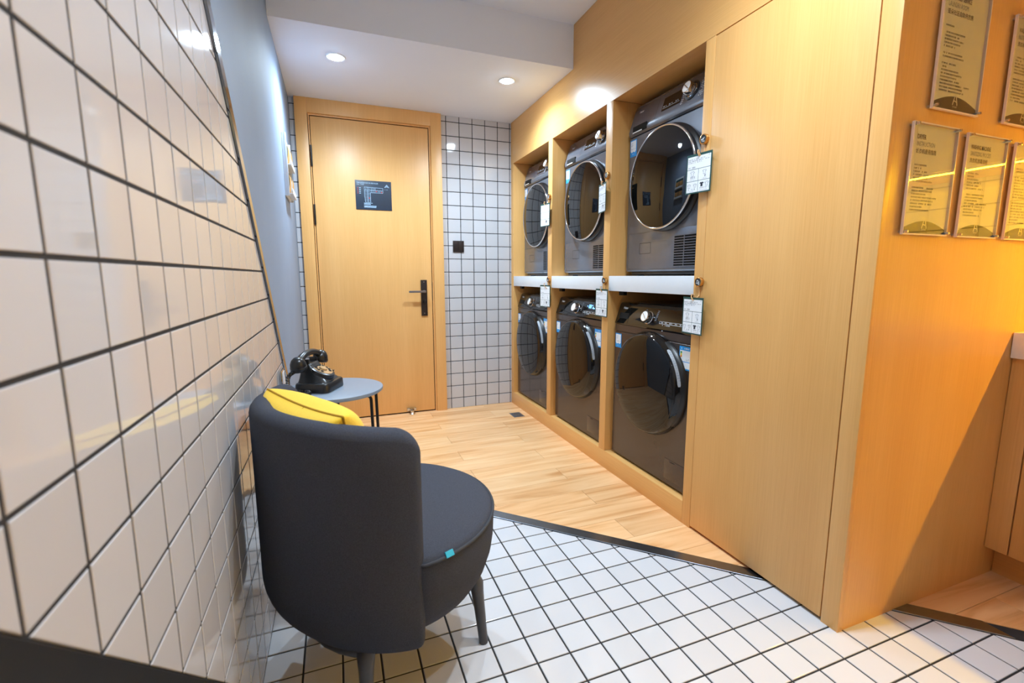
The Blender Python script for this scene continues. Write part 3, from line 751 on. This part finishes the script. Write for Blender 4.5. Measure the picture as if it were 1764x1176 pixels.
for i in (1, 2): dup(d1, 'silver grey tumble dryer %s, upper row' % where[i], (1.425, YM[i], ZH1), -PI/2)

# ------------------------------------------------------------------ hooks and hanging cards on the posts
def hook(y, z, label):
    t = thing('tag_hook', label, 'hook', (XC, y, z), -PI/2, 'round gilt hooks on the cabinet posts')
    Rr = 0.018
    bm = bmesh.new(); lathe(bm, [(0, 0), (Rr, 0), (Rr+0.001, 0.010), (Rr, 0.014), (Rr-0.003, 0.015), (Rr-0.0035, 0.013)], 32, RX(PI/2)); obj('rim', bm, GOLD, t, 40)
    bm = bmesh.new(); lathe(bm, [(0, 0.0132), (Rr-0.0035, 0.013)], 32, RX(PI/2)); obj('face', bm, INK, t)
    bm = bmesh.new(); rg = random.Random(int(y*100+z*10))
    for k in range(7):
        a = rg.uniform(0, 2*PI); r_ = rg.uniform(0.002, 0.009); c = (r_*math.cos(a), r_*math.sin(a)); b_ = rg.uniform(0, PI)
        stroke(bm, [(c[0]-0.004*math.cos(b_), c[1]-0.004*math.sin(b_)), (c[0]+0.004*math.cos(b_), c[1]+0.004*math.sin(b_))], 0.002, -0.0136)
    obj('face_pattern', bm, PAPER, t)
    bm = bmesh.new(); box(bm, -0.0025, 0.0025, -0.006, -0.003, -0.055, -0.015)
    tube(bm, [(0, -0.0045, -0.052), (0, -0.012, -0.060), (0, -0.022, -0.060), (0, -0.028, -0.052), (0, -0.029, -0.046)], 0.0022, 8); obj('hook_arm', bm, STRAP, t, 40)
    return t
SHIRT = [(-0.35, 0.5), (-0.15, 0.5), (0, 0.42), (0.15, 0.5), (0.35, 0.5), (0.6, 0.25), (0.42, 0.1), (0.3, 0.2), (0.3, -0.5), (-0.3, -0.5), (-0.3, 0.2), (-0.42, 0.1), (-0.6, 0.25)]
def card(y, z, yaw, label):
    W, H = 0.116, 0.146
    t = thing('instruction_tag', label, 'tag', (XC-0.022, y, z), -PI/2, 'hanging instruction cards on the cabinet posts')
    t.rotation_euler = (0, math.radians(random.uniform(-1.5, 1.5)), -PI/2+math.radians(yaw))
    BX('card', -W/2, W/2, -0.0008, 0.0008, -H, 0, GREEN, t)
    yy = -0.0010
    bm = bmesh.new(); x0, x1, z0, z1 = -W/2+0.005, W/2-0.005, -H+0.005, -0.009
    zm1, zm2 = -0.056, -0.100
    for (a, b, c, d) in ((x0, x1, zm1+0.0008, z1), (x0, -0.0007, zm2+0.0008, zm1-0.0008), (0.0007, x1, zm2+0.0008, zm1-0.0008), (x0, -0.0007, z0, zm2-0.0008), (0.0007, x1, z0, zm2-0.0008)):
        rect(bm, a, b, c, d, yy)
    obj('paper_panels', bm, PAPER, t)
    yy -= 0.0003; rg = random.Random(11)
    bm = bmesh.new()
    for k, wv in enumerate((0.075, 0.095, 0.06)): scribble(bm, x0+0.004, -0.021-0.006*k, wv, 0.0035, yy, rg)
    scribble(bm, x0+0.005, -0.052, 0.034, 0.0055, yy, rg); stroke(bm, [(x1-0.010, -0.016), (x1-0.007, -0.011), (x1-0.004, -0.016)], 0.001, yy)
    for cx in (-0.028, 0.028):
        scribble(bm, cx-0.008, zm1-0.034, 0.018, 0.008, yy, rg); scribble(bm, cx-0.010, zm1-0.040, 0.02, 0.002, yy, rg)
    scribble(bm, -0.050, -0.133, 0.011, 0.006, yy, rg); scribble(bm, -0.030, -0.132, 0.007, 0.004, yy, rg); scribble(bm, -0.017, -0.133, 0.011, 0.006, yy, rg); scribble(bm, 0.010, -0.131, 0.038, 0.0045, yy, rg)
    scribble(bm, -0.048, -0.138, 0.03, 0.002, yy, rg); scribble(bm, 0.008, -0.138, 0.036, 0.002, yy, rg)
    obj('print', bm, INKG, t)
    bm = bmesh.new()
    def shirt(cx, cz, s): stroke(bm, [(cx+p[0]*s, cz+p[1]*s) for p in SHIRT], 0.0010, yy, True)
    shirt(-0.028, zm1-0.016, 0.017); shirt(0.028, zm1-0.016, 0.015)
    shirt(-0.041, -0.117, 0.013); shirt(-0.013, -0.117, 0.012); shirt(0.041, -0.116, 0.015); obj('shirt_outlines', bm, INKG, t)
    bm = bmesh.new(); bm.faces.new([bm.verts.new((0.018+p[0]*0.016, yy, -0.116+p[1]*0.016)) for p in SHIRT]); obj('dark_shirt', bm, INK, t)
    bm = bmesh.new(); tube(bm, [(-0.006, 0.004, 0.010), (-0.006, -0.004, 0.012), (-0.004, -0.007, 0.002), (0.0, -0.005, -0.008), (0.003, -0.001, -0.011)], 0.0020, 8); obj('loop', bm, STRAP, t, 40)
    return t
ORD = ('beside the tiled back wall', 'between the middle and end machines', 'beside the tall cabinet door')
for i, (ya, yb) in enumerate(((2.810, 2.808), (2.122, 2.119), (1.450, 1.437))):
    hook(ya, 1.560, 'round gilt hook on the upper post '+('by the back-wall dryer', 'right of the middle dryer', 'beside the tall cabinet door')[i])
    hook(yb, 1.026, 'round gilt hook at shelf height on the post '+('by the back-wall washer', 'right of the middle washer', 'beside the tall cabinet door')[i])
for i, (yc, z, yaw) in enumerate(((2.838, 1.520, 6), (2.138, 1.522, -14), (1.454, 1.510, 7))):
    card(yc, z, yaw, 'green-edged white card hung on the upper post '+('by the back-wall dryer', 'right of the middle dryer', 'beside the tall cabinet door')[i])
for i, (yc, z, yaw) in enumerate(((2.830, 0.990, 10), (2.121, 0.982, 0), (1.448, 0.966, -3))):
    card(yc, z, yaw, 'green-edged white card hung on the lower post '+('by the back-wall washer', 'right of the middle washer', 'beside the tall cabinet door')[i])

# ------------------------------------------------------------------ acrylic signs on the orange end panel
def emblem(bm, cx, z, s, y):
    stroke(bm, [(cx-0.5*s, z-0.6*s), (cx-0.14*s, z+0.52*s), (cx+0.14*s, z+0.52*s), (cx+0.5*s, z-0.6*s)], 0.14*s, y)
    stroke(bm, [(cx-0.30*s, z-0.12*s), (cx+0.06*s, z-0.12*s), (cx+0.22*s, z-0.22*s)], 0.11*s, y)
def sign(x0, x1, z0, z1, heads, lines, label, light_foot=False, seed=1):
    W, H = x1-x0, z1-z0
    t = thing('acrylic_sign', label, 'sign', (x0, YE+0.0015, z0), 0, 'clear acrylic notices on the cabinet end panel')
    yb, yf = -0.007, -0.0135
    BX('paper', 0.004, W-0.004, yb-0.0008, yb, 0.005, H-0.004, SIGNP, t)
    bm = bmesh.new(); box(bm, 0.0026, W-0.0026, yf, yb-0.0034, 0.0036, H-0.0026); obj('acrylic_sheet', bm, ACRY, t)
    bm = bmesh.new()
    for (a, b, c, d) in ((0, 0.0025, 0, H), (W-0.0025, W, 0, H), (0.0025, W-0.0025, 0, 0.0035), (0.0025, W-0.0025, H-0.0025, H)): box(bm, a, b, yf-0.0002, yb, c, d)
    obj('sheet_edge', bm, ACRE, t)
    yy = yb-0.0012
    bm = bmesh.new(); cxx = W*0.45; n = 24; hb = H*0.115
    pl = [(0.004, 0.005)]+[(W-0.004, 0.005)]+[(W-0.004-(W-0.008)*i/n, 0.005+hb*0.25+hb*0.75*math.sin(PI*(1-i/n)*0.9+0.05*PI)) for i in range(n+1)]
    bm.faces.new([bm.verts.new((p[0], yy, p[1])) for p in pl]); obj('black_foot', bm, SIGNB, t)
    bm = bmesh.new(); emblem(bm, W*0.5, 0.010+hb*0.62, 0.020, yy-0.0004); obj('emblem', bm, SIGNP, t)
    TX('emblem_lettering', 'ATOUR', 0.0055, W*0.5, 0.013, SIGNP, t, yy-0.0004, 0.0, 'CENTER')
    zz = H-0.040
    for (txt, size, bold, dz, xs) in heads:
        TX('heading', txt, size, 0.026, zz, INK if bold > 0 else INKG, t, yy-0.0003, bold, xs=xs); zz -= dz
    rg = random.Random(seed); bm = bmesh.new(); zz -= 0.010
    for wd in lines:
        if wd > 0: scribble(bm, 0.026, zz, wd, 0.0042, yy-0.0003, rg, 0.92)
        zz -= 0.0082
    obj('body_print', bm, INK, t)
    for (a, c) in ((0.007, 0.007), (W-0.007, 0.007), (0.007, H-0.007), (W-0.007, H-0.007)):
        bm = bmesh.new(); lathe(bm, [(0, 0.0225), (0.0032, 0.022), (0.0036, 0.019), (0.0036, 0.0)], 14, Matrix.Translation((a, 0, c)) @ RX(PI/2)); obj('standoff', bm, CHROME, t, 40)
    return t
LN = [0.035, 0.0, 0.085, 0.065, 0.08, 0.07, 0.045, 0, 0.085, 0.09, 0, 0.06, 0.02, 0.075, 0.09, 0.07, 0.085, 0.13, 0.1, 0.11]
L2 = [0.05, 0.03, 0.055, 0.07, 0.06, 0.08, 0, 0.09, 0.085, 0.06, 0.11, 0.1, 0.09, 0.05, 0.08]
sign(1.474, 1.678, 1.481, 1.790, [('ATOUR SELF SERVICE', 0.0165, 0.012, 0.0175, 0.62), ('LAUNDRY ROOM', 0.0165, -0.006, 0.0175, 0.66), ('亚朵社区自助洗衣房', 0.0135, 0.004, 0.020, 0.92)], LN,
     'tall cream notice titled ATOUR SELF SERVICE LAUNDRY ROOM in clear acrylic', seed=1)
sign(1.806, 2.012, 1.479, 1.765, [('WASHING MACHINE', 0.0165, 0.012, 0.0175, 0.62), ('INSTRUCTION', 0.0165, -0.006, 0.0175, 0.66), ('洗衣机使用指南', 0.0135, 0.004, 0.022, 0.92)], L2,
     'cream notice titled WASHING MACHINE INSTRUCTION in clear acrylic', seed=2)
sign(1.410, 1.604, 1.158, 1.443, [('DRYER', 0.0165, 0.012, 0.0175, 0.72), ('INSTRUCTION', 0.0165, -0.006, 0.0175, 0.72), ('烘衣机使用指南', 0.0135, 0.004, 0.022, 0.92)], L2,
     'cream notice titled DRYER INSTRUCTION in clear acrylic', seed=3)
sign(1.650, 1.846, 1.157, 1.439, [('WASHING MACHINE', 0.0165, 0.012, 0.0175, 0.62), ('SANITIZING PROCESS', 0.0165, -0.006, 0.0175, 0.62), ('洗衣机消毒流程', 0.0135, 0.004, 0.022, 0.92)], L2,
     'cream notice titled WASHING MACHINE SANITIZING PROCESS in clear acrylic', seed=4)
sign(1.890, 2.085, 1.156, 1.436, [], [0.02, 0.02, 0, 0.06, 0.08, 0, 0.07, 0.05]+L2,
     'cream notice without a headline, nearest the countertop, in clear acrylic', seed=5)

# ------------------------------------------------------------------ counter, upper cabinet, led strip
t = thing('counter_cabinet', 'oak laminate base cabinet under the white countertop', 'cabinet', (2.07, YE, 0))
K = lambda n, x0, x1, y0, y1, z0, z1, m, b=0.0, p=None: BX(n, x0-2.07, x1-2.07, y0-YE, y1-YE, z0, z1, m, p or t, b)
K('carcass', 2.094, XR-0.001, YN+0.3, YE, 0.11, 0.780, DARK)
K('kick_board', 2.145, 2.160, YN+0.3, YE, 0.0, 0.1095, WH)
K('filler', 2.072, 2.0935, 0.752, YE, 0.112, 0.779, WV, 0.001)
for i in range(4):
    a = 0.748-0.5*(i+1)+0.003; b = 0.748-0.5*i
    dr = K('cabinet_door', 2.072, 2.0935, a, b, 0.112, 0.779, WV, 0.001)
    K('handle', 2.048, 2.0715, b-0.05, b-0.038, 0.58, 0.72, BRONZE, 0.002, dr).parent = dr
bm = bmesh.new(); box(bm, 2.053, XR-0.001, YN+0.3, YE, 0.781, 0.866, 0.004)
tag(obj('countertop', bm, QUARTZ, None, 40), 'thick white countertop on the oak base cabinet', 'countertop')
t = thing('upper_cabinet', 'oak laminate wall cabinet above the countertop with a warm light strip', 'cabinet', (2.40, YE, 1.478))
K2 = lambda n, x0, x1, y0, y1, z0, z1, m, b=0.0: BX(n, x0-2.40, x1-2.40, y0-YE, y1-YE, z0-1.478, z1-1.478, m, t, b)
K2('carcass', 2.40, XR-0.001, YN+0.5, YE, 1.478, 2.15, WV)
for i in range(4): K2('cabinet_door', 2.380, 2.3995, 0.81-0.55*(i+1)+0.003, 0.81-0.55*i, 1.478, 2.15, WV, 0.001)
K2('led_channel', 2.402, 2.424, YN+0.5, YE-0.002, 1.470, 1.478, WHT)
K2('led_strip', 2.405, 2.421, YN+0.52, YE-0.004, 1.4675, 1.470, LED)

# ------------------------------------------------------------------ armchair
ch = thing('armchair', 'round charcoal fabric tub chair with a wrap-around back', 'armchair', (0.092, 1.250, 0), math.radians(32))
# local +x is the front of the chair
def squeeze(bm):
    for v in bm.verts:
        a = abs(math.atan2(v.co.y, -v.co.x)); r_ = math.hypot(v.co.x, v.co.y)
        k = min(1.0, max(0.0, (math.radians(69)-a)/math.radians(9))); lim = 0.262
        if r_ > lim and k > 0:
            f_ = 1-k*(1-lim/r_); v.co.x *= f_; v.co.y *= f_
bm = bmesh.new()
lathe(bm, [(0, 0.200), (0.20, 0.200), (0.235, 0.208), (0.262, 0.228), (0.284, 0.262), (0.298, 0.305), (0.304, 0.345), (0.3055, 0.380), (0.305, 0.405), (0.303, 0.4115)], 72)
squeeze(bm); seat = obj('seat', bm, FABRIC, ch, 60)
bm = bmesh.new()
lathe(bm, [(0.3025, 0.412), (0.298, 0.420), (0.288, 0.426), (0.25, 0.434), (0.17, 0.441), (0.08, 0.444), (0, 0.445)], 72)
squeeze(bm); obj('seat_cushion', bm, FABRIC, seat, 60)
bm = bmesh.new(); tube(bm, [(0.3045*math.cos(2*PI*i/72), 0.3045*math.sin(2*PI*i/72), 0.4125) for i in range(72)], 0.0042, 8, True); squeeze(bm); obj('piping', bm, PIPING, seat, 60)
# backrest: shell from local azimuth 180-71 to 180+71
bm = bmesh.new(); n = 64; SEC = []
A0, A1 = math.radians(141-32), math.radians(283-32); rc = 0.056
for i in range(n+1):
    t_ = i/n
    # denser towards both ends
    s_ = 0.5-0.5*math.cos(PI*t_); a = A0+(A1-A0)*s_
    de = min(s_, 1-s_)*(A1-A0)*0.30                      # distance to the nearest end
    top = 0.758-0.036*max(0.0, 2*s_-1)**1.6
    if s_ < 0.5: top -= 0.0
    if de < rc: top -= rc-math.sqrt(max(0, rc*rc-(rc-de)**2))
    bot = 0.205+0.0
    if de < 0.03: bot += 0.03-math.sqrt(max(0, 0.0009-(0.03-de)**2))
    th = 0.050 if de > 0.022 else 0.050*max(0.12, math.sqrt(max(0.0, 1-(1-de/0.022)**2)))
    ro = 0.302; mid = ro-0.027
    def rad(z):                                          # outer radius with the bowl-like foot
        if z > 0.33: return ro
        u_ = (0.33-z)/0.135; return ro-0.066*(0.12+0.88*math.sin(PI*s_))*max(0, u_)**2.2
    loop = []
    zs = [bot+(0.33-bot)*k/7 for k in range(8)]+[0.33+(top-th*0.5-0.33)*k/6 for k in range(1, 7)]
    for z in zs: loop.append((mid+(rad(z)-ro)+th/2+0.002, z))
    zc = top-th*0.5
    for k in range(1, 8):
        q = PI*k/8; loop.append((mid+th/2*math.cos(q)+0.002*math.cos(q), zc+th*0.5*math.sin(q)))
    for z in reversed(zs): loop.append((mid+(rad(z)-ro)-th/2-0.002, z))
    SEC.append([bm.verts.new((r_*math.cos(a), r_*math.sin(a), z)) for r_, z in loop])
m_ = len(SEC[0])
for P, Q in zip(SEC, SEC[1:]):
    for k in range(m_): bm.faces.new([P[k], P[(k+1) % m_], Q[(k+1) % m_], Q[k]])
bm.faces.new(SEC[0]); bm.faces.new(SEC[-1][::-1])
obj('backrest', bm, FABRIC, ch, 70)
bm = bmesh.new(); lathe(bm, [(0, 0.199), (0.20, 0.199), (0.205, 0.192), (0.20, 0.184), (0, 0.184)], 48); base = obj('base_plate', bm, LEGM, ch, 40)
for az in (-20.5-32, 52.5-32, 138-32, 254-32):
    a = math.radians(az); bm = bmesh.new(); P = []
    for k in range(9):
        q = k/8; z = 0.215*(1-q); rr = 0.250+(0.274-0.250)*q**0.8; P.append((rr*math.cos(a), rr*math.sin(a), max(z, 0.0)))
    tube(bm, [(0.12*math.cos(a), 0.12*math.sin(a), 0.190)]+P, 0.012, 12, False, [0.012, 0.024, 0.021, 0.018, 0.0165, 0.0155, 0.0148, 0.014, 0.0135, 0.013])
    for v in bm.verts: v.co.z = max(0.0, v.co.z)
    obj('leg', bm, LEGM, ch, 60)
bm = bmesh.new(); G = [math.radians(q-32) for q in (255, 248, 240, 231, 222)]
tube(bm, [(0.240*math.cos(q), 0.240*math.sin(q), 0.196+0.002*k) for k, q in enumerate(G)], 0.02, 12, False, [0.022, 0.021, 0.018, 0.013, 0.006]); obj('base_arm', bm, LEGM, ch, 60)
# small turquoise tab on the seat seam
a = math.radians(-84.5-32+12)
bm = bmesh.new(); box(bm, -0.011, 0.011, -0.0015, 0.0015, -0.004, 0.010, 0.0008)
bmesh.ops.transform(bm, matrix=Matrix.Rotation(math.radians(-66.5-32), 4, 'Z') @ Matrix.Translation((0.3080, 0, 0.4165)) @ Matrix.Rotation(PI/2, 4, 'Z') @ RX(math.radians(-35)), verts=bm.verts[:])
tb = obj('fabric_tab', bm, pm('turquoise tab', S(20, 170, 200), 0.5), ch); tb['label'] = 'small turquoise label tab'

# ------------------------------------------------------------------ yellow cushion
def cushion():
    n = 26; bm = bmesh.new(); W = 0.164; T = 0.090
    def P(u, v, s):
        k = max(0.0, (1-abs(u)**2.6))*max(0.0, (1-abs(v)**2.6)); th = T*k**0.36
        pull = 1-0.07*(1-abs(u)**2)*abs(v)**3-0.07*(1-abs(v)**2)*abs(u)**3
        wr = 0.004*math.sin(9*u+3*v)*k*(1-k)+0.003*math.sin(14*v-5*u)*k
        return Vector((u*W*(1-0.07*(1-v*v)*abs(u)**4), s*(th+wr*0.6), v*W*(1-0.07*(1-u*u)*abs(v)**4)))
    g = {}
    for s in (-1, 1):
        for i in range(n+1):
            for j in range(n+1):
                u = math.sin(PI/2*(2*i/n-1)); v = math.sin(PI/2*(2*j/n-1))
                if i in (0, n) or j in (0, n):
                    if (0, i, j) not in g: g[(0, i, j)] = bm.verts.new(P(u, v, 0))
                    g[(s, i, j)] = g[(0, i, j)]
                else: g[(s, i, j)] = bm.verts.new(P(u, v, s))
    for s in (-1, 1):
        for i in range(n):
            for j in range(n): bm.faces.new([g[(s, i, j)], g[(s, i+1, j)], g[(s, i+1, j+1)], g[(s, i, j+1)]])
    t = thing('cushion', 'yellow square fabric cushion leaning in the tub chair', 'cushion')
    obj('cover', bm, YELL, t, 80)
    def ringp(): 
        out = []
        for k in range(4):
            for i in range(30):
                q = math.sin(PI/2*(2*i/30-1))
                u, v = ((q, -1), (1, q), (-q, 1), (-1, -q))[k]; out.append(P(u, v, 0))
        return out
    bm = bmesh.new(); tube(bm, ringp(), 0.0028, 6, True); obj('seam', bm, YSEAM, t, 60)
    bm = bmesh.new(); tube(bm, [P(-0.05, 1-0.1*i, 1)+Vector((0, 0.0006, 0)) for i in range(0, 15)], 0.0016, 6); obj('cross_seam', bm, YSEAM, t, 60)
    return t
cu = cushion()
cu.matrix_world = Matrix.Translation((-0.053, 1.168, 0.606)) @ Matrix.Rotation(math.radians(32+90), 4, 'Z') @ Matrix.Rotation(math.radians(-2), 4, 'Y') @ RX(math.radians(-15))

# ------------------------------------------------------------------ side table
tb = thing('side_table', 'round blue-grey side table with thin black metal legs', 'side table', (-0.026, 1.978, 0))
TR, TZ = 0.193, 0.600
bm = bmesh.new(); lathe(bm, [(0, TZ-0.016), (TR-0.006, TZ-0.016), (TR-0.001, TZ-0.012), (TR, TZ-0.004), (TR-0.001, TZ-0.001), (TR-0.003, TZ), (0, TZ)], 72); obj('table_top', bm, TTOP, tb, 40)
def leg_frame(a0, a1, R):
    """one bent rod: two legs joined by a bar under the top"""
    z1 = TZ-0.024; rr = 0.02
    A = Vector((R*math.cos(a0), R*math.sin(a0), 0)); B = Vector((R*math.cos(a1), R*math.sin(a1), 0)); u = (B-A).normalized()
    Z = Vector((0, 0, 1)); pts = [A-u*0.012]+[A-u*0.012*(1-q)+Z*(q*(z1-rr)) for q in (0.25, 0.5, 0.75, 1.0)]
    pts += [A+u*rr*(1-math.cos(q))+Z*(z1-rr+rr*math.sin(q)) for q in (0.4, 0.8, 1.2, PI/2)]
    pts += [B-u*rr*(1-math.cos(q))+Z*(z1-rr+rr*math.sin(q)) for q in (PI/2, 1.2, 0.8, 0.4)]
    pts += [B+u*0.012*(1-q)+Z*(q*(z1-rr)) for q in (1.0, 0.75, 0.5, 0.25)]+[B+u*0.012]
    bm = bmesh.new(); tube(bm, pts, 0.0062, 12); obj('leg_frame', bm, BLK, tb, 60)
D_ = math.radians
leg_frame(D_(255), D_(331), 0.158)
leg_frame(D_(10), D_(86), 0.168)
leg_frame(D_(132), D_(208), 0.158)
bm = bmesh.new(); lathe(bm, [(0.0, TZ-0.0225), (0.115, TZ-0.0225), (0.118, TZ-0.0195), (0.115, TZ-0.0165), (0.0, TZ-0.0165)], 40); obj('mount_plate', bm, BLK, tb, 40)

# ------------------------------------------------------------------ rotary telephone
ph = thing('telephone', 'black vintage rotary telephone on the round side table', 'telephone', (-0.082, 1.985, TZ), math.radians(66))
# local: front is -y (towards the machines), x along the handset
def loft(bm, secs):
    R = [[bm.verts.new(p) for p in s] for s in secs]; n = len(R[0])
    for A, B in zip(R, R[1:]):
        for i in range(n): bm.faces.new([A[i], A[(i+1) % n], B[(i+1) % n], B[i]])
    bm.faces.new(R[0][::-1]); bm.faces.new(R[-1])
def rrect(wx, wy, c, cx, cy, z, k=4):
    out = []
    for (sx, sy, a0) in ((1, 1, 0), (-1, 1, PI/2), (-1, -1, PI), (1, -1, 1.5*PI)):
        for i in range(k+1):
            a = a0+PI/2*i/k; out.append((cx+sx*(wx-c)+c*math.cos(a), cy+sy*(wy-c)+c*math.sin(a), z))
    return out
bm = bmesh.new(); loft(bm, [rrect(0.079, 0.068, 0.024, 0, -0.004, z) if k == 0 else rrect(0.081-q, 0.070-q, 0.024, 0, -0.004, z) for k, (z, q) in enumerate(((0, 0), (0.003, 0), (0.030, 0.001), (0.036, 0.004), (0.038, 0.009)))])
obj('base', bm, PHONE, ph, 35)
bm = bmesh.new(); loft(bm, [rrect(0.070, 0.058, 0.022, 0, 0.0, 0.0385), rrect(0.066, 0.055, 0.022, 0, 0.002, 0.045), rrect(0.058, 0.048, 0.02, 0, 0.008, 0.056), rrect(0.050, 0.038, 0.018, 0, 0.017, 0.072), rrect(0.044, 0.028, 0.016, 0, 0.026, 0.090), rrect(0.041, 0.021, 0.012, 0, 0.031, 0.104), rrect(0.040, 0.017, 0.01, 0, 0.033, 0.112)])
body = obj('body', bm, PHONE, ph, 60)
DXF = Matrix.Translation((0, -0.016, 0.074)) @ RX(math.radians(26))
bm = bmesh.new(); lathe(bm, [(0.053, -0.030), (0.051, 0.0), (0.049, 0.006), (0.042, 0.009), (0.0, 0.009)], 44, DXF); dial = obj('dial_housing', bm, PHONE, ph, 40)
bm = bmesh.new(); lathe(bm, [(0, 0.0102), (0.040, 0.0095)], 44, DXF); obj('dial_plate', bm, DIALP, dial)['label'] = 'brass coloured number plate'
bm = bmesh.new(); lathe(bm, [(0.0, 0.0165), (0.014, 0.0160), (0.016, 0.0125), (0.016, 0.0105)], 32, DXF); obj('dial_centre', bm, DIALP, dial, 40)
for k in range(10):
    a = math.radians(-60+k*29); bm = bmesh.new()
    lathe(bm, [(0, 0.0112), (0.0062, 0.0112)], 14, DXF @ Matrix.Translation((0.029*math.cos(a), 0.029*math.sin(a), 0))); obj('finger_hole', bm, DARK, dial)
bm = bmesh.new(); tube(bm, [DXF @ Vector((0.030*math.cos(a_), -0.034*1+0.0*a_, 0.014)) for a_ in (0.9, 0.5)], 0.0025, 8); obj('finger_stop', bm, PHONE, dial)
for s in (-1, 1):
    bm = bmesh.new(); box(bm, s*0.034-0.007, s*0.034+0.007, 0.018, 0.048, 0.104, 0.126, 0.003); obj('cradle_prong', bm, PHONE, body, 40)
# handset
bm = bmesh.new(); pts = []; rad_ = []
for i in range(21):
    q = -1+2*i/20; pts.append((q*0.088, 0.032, 0.150-0.028*abs(q)**2.4)); rad_.append(0.0125+0.004*abs(q)**3)
tube(bm, pts, 0.013, 16, False, rad_)
hs = obj('handset', bm, PHONE, ph, 70)
for s in (-1, 1):
    bm = bmesh.new()
    lathe(bm, [(0, 0.028), (0.013, 0.026), (0.022, 0.018), (0.0285, 0.004), (0.030, -0.006), (0.0295, -0.009), (0.031, -0.010), (0.031, -0.020), (0.027, -0.026), (0.012, -0.028), (0, -0.028)], 32,
          Matrix.Translation((s*0.092, 0.032, 0.118)) @ Matrix.Rotation(s*math.radians(14), 4, 'Y')); obj('mouthpiece' if s < 0 else 'earpiece', bm, PHONE, hs, 40)
# coiled cord hanging from the near end of the handset and curling on the table
bm = bmesh.new(); path = []
ctrl = [(-0.112, 0.040, 0.092), (-0.110, 0.062, 0.075), (-0.106, 0.070, 0.045), (-0.100, 0.070, 0.018), (-0.104, 0.045, 0.010), (-0.118, 0.022, 0.010), (-0.132, 0.006, 0.010), (-0.128, -0.014, 0.010), (-0.108, -0.014, 0.010), (-0.092, 0.004, 0.010), (-0.088, 0.03, 0.010), (-0.080, 0.045, 0.010)]
def cr(P, t):
    n = len(P)-1; k = min(int(t*n), n-1); f = t*n-k
    p = [Vector(P[max(0, min(n, k+d))]) for d in (-1, 0, 1, 2)]
    return 0.5*((2*p[1])+(-p[0]+p[2])*f+(2*p[0]-5*p[1]+4*p[2]-p[3])*f*f+(-p[0]+3*p[1]-3*p[2]+p[3])*f**3)
ns = 640; turns = 44
for i in range(ns+1):
    t_ = i/ns; c = cr(ctrl, t_); d_ = (cr(ctrl, min(1, t_+0.004))-cr(ctrl, max(0, t_-0.004))).normalized()
    up_ = Vector((0.2, 0.3, 1)).normalized(); s1 = d_.cross(up_).normalized(); s2 = d_.cross(s1); a = 2*PI*turns*t_
    path.append(c+0.0065*(math.cos(a)*s1+math.sin(a)*s2))
tube(bm, path, 0.0019, 6); cord = obj('coiled_cord', bm, BLK, ph, 60)
bm = bmesh.new(); tube(bm, [(-0.02, 0.066, 0.010), (-0.05, 0.10, 0.006), (-0.06, 0.122, 0.004), (-0.065, 0.126, 0.02), (-0.068, 0.128, 0.025)], 0.0025, 8); obj('line_cord', bm, BLK, ph, 60)

# ------------------------------------------------------------------ wall socket near the steel strip
t = thing('wall_socket', 'steel framed wall socket low beside the slanting steel strip', 'socket', (XL, 2.085, 0.585))
BX('socket_frame', 0.0, 0.010, -0.043, 0.043, 0.0, 0.086, CHROME, t, 0.003)
BX('socket_face', 0.010, 0.012, -0.034, 0.034, 0.009, 0.077, WHT, t, 0.001)

# ------------------------------------------------------------------ leaflet rack on the grey wall
rk = thing('leaflet_rack', 'white wall rack with two leaflet pockets on the grey wall', 'rack', (XL+0.004, 2.84, 1.485))
WR, HR = 0.27, 0.325
BX('back_plate', 0.0, 0.010, 0.0, WR, 0.0, HR, WHT, rk, 0.002)
for k in range(2):
    z = 0.012+k*0.152
    BX('pocket_front', 0.036, 0.039, 0.012, WR-0.012, z, z+0.030, WHT, rk, 0.001)
    BX('pocket_floor', 0.010, 0.036, 0.012, WR-0.012, z, z+0.004, WHT, rk)
    BX('lining', 0.0102, 0.0115, 0.014, WR-0.014, z+0.006, z+0.138, TEAL, rk)
BX('side_rail', 0.010, 0.022, 0.0, 0.011, 0.0, HR, WHT, rk, 0.001)
BX('side_rail', 0.010, 0.022, WR-0.011, WR, 0.0, HR, WHT, rk, 0.001)
for k in range(2):
    for j in range(2):
        bm = bmesh.new(); y0 = 0.02+j*0.118; m = 8; sec = []
        for i in range(m+1):
            q = i/m; xx = 0.017+0.010*math.sin(q*2.2)+0.004*j; zz = 0.019+k*0.152+0.095*q
            sec.append((xx, zz))
        for (a_, b_) in zip(sec, sec[1:]):
            for off in (0.0,):
                bm.faces.new([bm.verts.new(p) for p in ((a_[0], y0, a_[1]), (a_[0], y0+0.105, a_[1]), (b_[0], y0+0.105, b_[1]), (b_[0], y0, b_[1]))])
        bmesh.ops.remove_doubles(bm, verts=bm.verts[:], dist=1e-5)
        bmesh.ops.solidify(bm, geom=bm.faces[:], thickness=0.0015)
        o = obj('leaflet', bm, KRAFT, None, 40, (XL+0.004, 2.84, 1.485))
        tag(o, 'kraft paper leaflet in the %s rack pocket, %s' % (('lower', 'upper')[k], ('farther from the door', 'nearer the door')[j]), 'leaflet', 'leaflets in the wall rack')

# print too small to pick apart
for o in bpy.data.objects:
    if o.parent and o.name.split('.')[0] in ('small_print', 'red_marks', 'program_marks', 'plan_lines', 'label_print', 'label_heading', 'sticker_print', 'sticker_lettering',
            'button_row', 'display_marks', 'caution_print', 'print', 'shirt_outlines', 'body_print', 'face_pattern'):
        o['kind'] = 'stuff'
